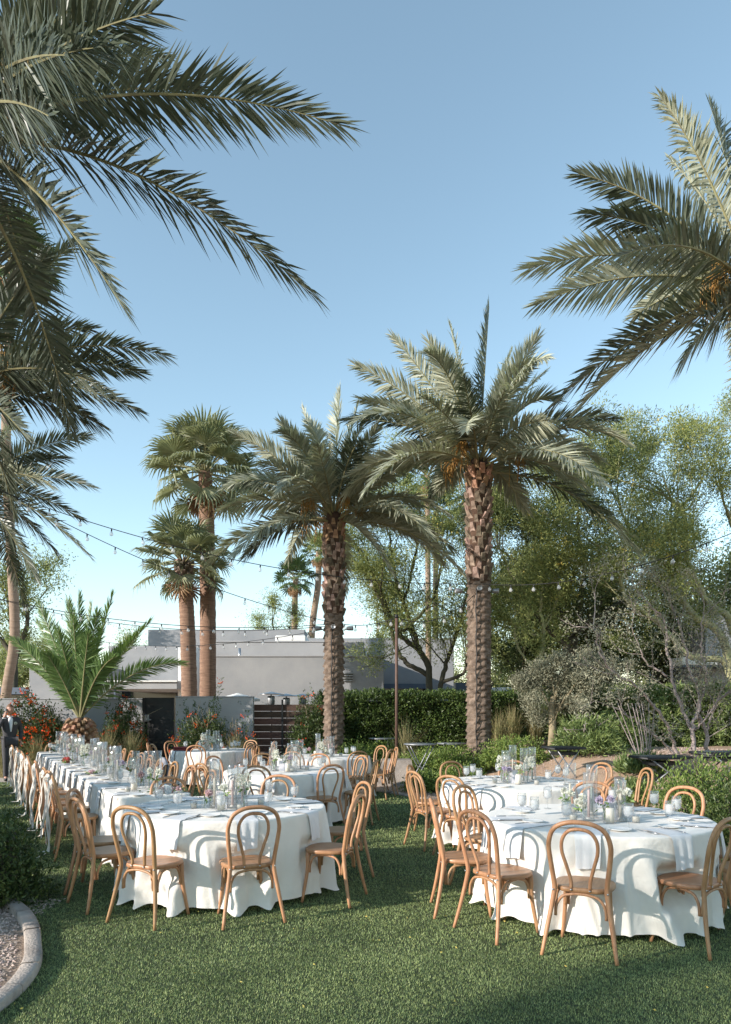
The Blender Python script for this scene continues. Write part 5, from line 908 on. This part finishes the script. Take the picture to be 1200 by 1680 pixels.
lights('low string of bulbs passing over the young palm', at(-110, 955, 16.5), TLp + [0, 0, -.02], .45)
lights('lower string of bulbs passing in front of the young palm fronds', at(-60, 965, 21), TLp + [0, .05, -.06], .55, ph=.5)
lights('lowest string of bulbs along the front of the grey building', at(150, 1050, 27), TLp + [.02, .1, -.1], .35, ph=.2)
lights('short string of bulbs between ringed palm trunk and rusty pole', TLp + [.2, 0, -.02], PT, .1, .5)
lights('string of bulbs from the rusty pole to the tall date palm', PT, TRp + [-.1, .1, -.25], .3, .5)
def spot(label, c, az):
    t = thing('spotlight', label, 'spotlight', c, az, 'spotlights strapped to the palm trunks'); v, f = lathe([(0, 0), (.045, 0), (.055, .05), (.06, .16), (.052, .165), (.045, .15), (0, .148)], 12); MB().add(v[:, [2, 0, 1]] * [1, 1, 1] + [.06, 0, 0], f).build('housing', 'greymetal', t); v, f = tube([(-.02, 0, -.05), (.05, 0, -.02), (.09, 0, 0)], .014, 6); MB().add(v, f).build('bracket', 'black', t)
for (base, n, rr) in ((TRp, 'tall date palm', .30), (TLp, 'ringed date palm', .27)):
    bc = np.array([base[0], cr_[1] if base is TRp else cl_[1], base[2]])
    for k, (a, s) in enumerate(((-.2, 'garden side'), (PI + .2, 'long table side'), (-PI / 2, 'lawn side'))): spot('small grey spotlight strapped to the ' + s + ' of the ' + n + ' trunk', bc + np.array([math.cos(a) * rr, math.sin(a) * rr, -.12]), a)
    w = thing('trunk_cable', 'dark cable running down the trunk of the ' + n, 'cable', (bc[0], bc[1], 0)); z = np.linspace(.05, bc[2] - .1, 60); v, f = tube(np.c_[-.05 + .012 * np.sin(z * 9), -(rr + .012) + .01 * np.sin(z * 13), z], .014, 6); MB().add(v, f).build('cable', 'black', w)

# ------------------------------------------------------------------ the man on the phone
def skinned(verts, edges, radii, sub=2, root=0):
    me = bpy.data.meshes.new('tmp'); me.from_pydata([tuple(map(float, v)) for v in verts], edges, []); o = bpy.data.objects.new('tmp', me); C.objects.link(o); m = o.modifiers.new('s', 'SKIN'); m.use_smooth_shade = True
    for i, r in enumerate(radii): d = me.skin_vertices[0].data[i]; d.radius = r if hasattr(r, '__len__') else (r, r); d.use_root = (i == root)
    s = o.modifiers.new('u', 'SUBSURF'); s.levels = sub; s.render_levels = sub; dg = bpy.context.evaluated_depsgraph_get(); ev = o.evaluated_get(dg); m2 = bpy.data.meshes.new_from_object(ev)
    V = np.array([v.co[:] for v in m2.vertices]); q = [list(p.vertices) for p in m2.polygons]; bpy.data.objects.remove(o); F = [np.array([f for f in q if len(f) == k]) for k in (3, 4)]; return V, [f for f in F if len(f)]
def man():
    mp = at(16, 1281, 17.1); t = thing('person', 'man in charcoal suit and white shirt standing with a phone at his ear', 'person', (mp[0], 17.1, .006), math.radians(38))
    J = dict(pel=(0, 0, .97), wai=(0, .0, 1.12), che=(0, -.01, 1.33), nb=(0, 0, 1.485), nk=(0, -.01, 1.57), rs=(-.185, 0, 1.435), re=(-.30, -.10, 1.20), rw=(-.155, -.135, 1.47), ls=(.185, 0, 1.435), le=(.255, .03, 1.17), lw=(.22, -.10, .97), rh=(-.095, 0, .93), rk=(-.10, -.09, .52), ra=(-.11, -.10, .09), rt=(-.13, -.26, .05), lh=(.095, 0, .93), lk=(.11, .03, .51), la=(.12, .13, .10), lt_=(.14, -.01, .05))
    k = list(J); ix = {n: i for i, n in enumerate(k)}; E = [('pel', 'wai'), ('wai', 'che'), ('che', 'nb'), ('nb', 'nk'), ('che', 'rs'), ('rs', 're'), ('re', 'rw'), ('che', 'ls'), ('ls', 'le'), ('le', 'lw'), ('pel', 'rh'), ('rh', 'rk'), ('rk', 'ra'), ('ra', 'rt'), ('pel', 'lh'), ('lh', 'lk'), ('lk', 'la'), ('la', 'lt_')]
    rad = dict(pel=(.14, .105), wai=(.135, .10), che=(.155, .115), nb=.065, nk=.055, rs=.062, re=.045, rw=.03, ls=.062, le=.045, lw=.03, rh=.085, rk=.06, ra=.042, rt=.032, lh=.085, lk=.06, la=.042, lt_=.032)
    bm = MB(); v, f = skinned([J[n] for n in k], [(ix[a], ix[b]) for a, b in E], [rad[n] for n in k]); bm.add(v, f)
    # head facing -Y, tilted to the phone
    nu, nv = 24, 32; ph = np.linspace(0, PI, nu)[:, None]; th = np.linspace(0, 2 * PI, nv, endpoint=False)[None]
    X = np.sin(ph) * np.cos(th); Y = np.sin(ph) * np.sin(th); Z = np.cos(ph) + 0 * th; low = np.clip(-Z, 0, 1)
    r = 1 - .16 * low * (np.abs(X) > -1) + 0 * X; nose = .20 * np.exp(-((X / .16) ** 2 + ((Z + .12) / .24) ** 2)) * (Y < 0); eye = -.07 * np.exp(-(((np.abs(X) - .36) / .16) ** 2 + ((Z - .08) / .12) ** 2)) * (Y < 0); mouth = .05 * np.exp(-((X / .25) ** 2 + ((Z + .50) / .07) ** 2)) * (Y < 0); ear = .16 * np.exp(-(((Y - .08) / .16) ** 2 + ((Z + .05) / .24) ** 2)) * (np.abs(X) > .6); chin = .10 * np.exp(-((X / .3) ** 2 + ((Z + .82) / .2) ** 2)) * (Y < 0)
    k2 = r + eye; HV = np.stack([(X * (k2 + ear)) * .078, (Y * (k2 + nose + mouth + chin)) * .098, Z * r * .122], -1).reshape(-1, 3) + [0, -.025, 1.685]; bm.add(HV, [grid_faces(nu, nv, True)[:, ::-1]])
    # hands: right hand folded round the phone at the ear, left hand relaxed
    def hand(wr, palm, fdir, curl, side, m):
        wr, palm, fdir, curl, side = map(lambda q: np.array(q, float), (wr, palm, fdir, curl, side)); fdir, curl, side = nrm(fdir), nrm(curl), nrm(side); vs = [wr, wr + (palm - wr) * .5, palm]; es = [(0, 1), (1, 2)]; rs = [.026, (.036, .02), (.036, .018)]
        for i, (o, L) in enumerate(((-.03, .062), (-.010, .075), (.011, .078), (.031, .066))):
            b = palm + side * o + fdir * .012; a = b + fdir * L * .5 + curl * L * .15; c = a + fdir * L * .2 + curl * L * .38; n = len(vs); vs += [b, a, c]; es += [(2, n), (n, n + 1), (n + 1, n + 2)]; rs += [.0105, .0095, .0075]
        n = len(vs); b = wr + (palm - wr) * .55 - side * .034; vs += [b, b - side * .02 + fdir * .035 + curl * .015, b - side * .012 + fdir * .062 + curl * .03]; es += [(1, n), (n, n + 1), (n + 1, n + 2)]; rs += [.013, .011, .009]; v, f = skinned(vs, es, rs, 1); m.add(v, f)
    hand((-.150, -.135, 1.485), (-.128, -.12, 1.575), (.05, .0, 1), (.75, .35, .1), (0, 1, 0), bm); hand((.22, -.105, .955), (.215, -.125, .87), (0, -.15, -1), (-.6, -.3, 0), (0, 1, 0), bm)
    body = bm.build('body', 'skin', t)
    def cloth(names, grow_, name, mat, low=0.):
        nm = list(names); id_ = {n: i for i, n in enumerate(nm)}; es = [(id_[a], id_[b]) for a, b in E if a in id_ and b in id_]; vs = [np.array(J[n]) - [0, 0, low * (n in ('pel', 'ra', 'la'))] for n in nm]; rs = [tuple(np.array(rad[n] if hasattr(rad[n], '__len__') else (rad[n],) * 2) * grow_ + .008) for n in nm]; v, f = skinned(vs, es, rs); return MB().add(v, f).build(name, mat, t)
    cloth(['pel', 'wai', 'che', 'nb', 'rs', 're', 'rw', 'ls', 'le', 'lw'], 1.14, 'jacket', 'suit', .15); cloth(['pel', 'rh', 'rk', 'ra', 'lh', 'lk', 'la'], 1.16, 'trousers', 'suit', .035)
    for s, (a, b) in (('r', ('ra', 'rt')), ('l', ('la', 'lt_'))): v, f = skinned([np.array(J[a]) + [0, .05, -.055], np.array(J[a]) + [0, 0, -.04], np.array(J[b]) + [0, .05, -.008], np.array(J[b]) + [0, -.03, -.014]], [(0, 1), (1, 2), (2, 3)], [.035, .047, .046, .034], 2); MB().add(v, f).build('shoe', 'shoe', t)
    # shirt front with collar, tie-less, and lapels
    v, f = skinned([(0, -.10, 1.15), (0, -.125, 1.30), (0, -.105, 1.42), (0, -.05, 1.50)], [(0, 1), (1, 2), (2, 3)], [(.012, .05), (.035, .05), (.055, .045), (.06, .055)], 2); MB().add(v, f).build('shirt', 'shirt', t); v, f = tube([(-.055, -.03, 1.515), (0, -.075, 1.50), (.055, -.03, 1.515), (.04, .045, 1.54), (-.04, .045, 1.54), (-.055, -.03, 1.515)], .016, 6); MB().add(v, f).build('collar', 'shirt', t)
    v, f = tube([J['rw'], np.array(J['rw']) + [.003, .0, .02]], .038, 10); MB().add(v, f).build('cuff', 'shirt', t)
    hv = HV - [0, -.025, 1.685]; hv = hv * [1.075, 1.06, 1.07] + [0, -.018, 1.689]; Fh = grid_faces(nu, nv, True)[:, ::-1]; cz = hv[Fh].mean(1); keep = (cz[:, 2] > 1.735 - .10 * (cz[:, 1] > -.02) - .05 * (cz[:, 1] > .03)) & ~((cz[:, 1] < -.075) & (cz[:, 2] < 1.755)); MB().add(hv, [Fh[keep]]).build('hair', 'hair', t)
    o = tag(ob('phone', MB().add(*bevbox(-.006, .006, -.036, .036, -.074, .074, .004)).mesh('phone', 'black', False), None), 'black phone held to the ear of the man in the suit', 'phone'); mw = Matrix.Translation((mp[0], 17.1, .006)) @ Matrix.Rotation(math.radians(38), 4, 'Z') @ Matrix.Translation((-.097, -.07, 1.635)) @ Euler((-.35, .15, 0)).to_matrix().to_4x4(); o.matrix_world = mw
    bl = MB(); uu = rdir(40, R); v, f = leaves(np.array([.10, -.135, 1.36]) + uu * .012, .03, .02, uu, R); bl.add(v, f).build('buttonhole_flower', 'petal', t, False)
man()

# ------------------------------------------------------------------ planting of the kerbed bed outside the frame; it throws the long shade over the lawn
sd = np.array([-SUN_TO.x, -SUN_TO.y]); L0 = np.array([-2.38, 5.22]); pe_ = np.array([-sd[1], sd[0]])
for k, (t_, s_, rr, hh) in enumerate(((4.9, 1.25, 1.2, 3.25), (5.3, 3.35, 1.05, 2.8), (5.0, 5.2, .85, 2.5), (5.6, 7.1, 1.0, 2.9), (5.2, 9.2, .9, 2.7), (5.6, 11.0, .8, 2.4))):
    p = L0 - sd * t_ + pe_ * s_
    sh('bed_shrub', 'broad dark shrub in the kerbed bed, ' + ['first', 'second', 'third', 'fourth', 'fifth', 'sixth'][k] + ' from the kerb end', (p[0], p[1], 0), rr, rr, hh, 'tecoma', 11000, .13, .075, 130 + k, 10, fs=.05, group='shrubs in the kerbed bed', lump=.18)

q = np.array([.3, 4.4]) - sd * 20 - pe_ * 1.3; b = np.array([q[0], q[1], 0.])
tree('palo_verde_tree', 'sparse palo verde standing far out on the sunny side of the bed', b, [([b, b + [.1, 0, 2.5], b + [.3, .2, 4.6], b + [.4, .9, 6.3]], .12, .05), ([b + [.1, 0, 2.5], b + [-.4, -.5, 4.4], b + [-.2, -1.2, 6.2]], .1, .04), ([b + [.1, 0, 2.5], b + [.3, -.2, 4.6], b + [.2, -.2, 6.8]], .08, .04)], 'pv', 'limb', 140, 2, 15000, .10, .035, .32, 0, sub=1.0)
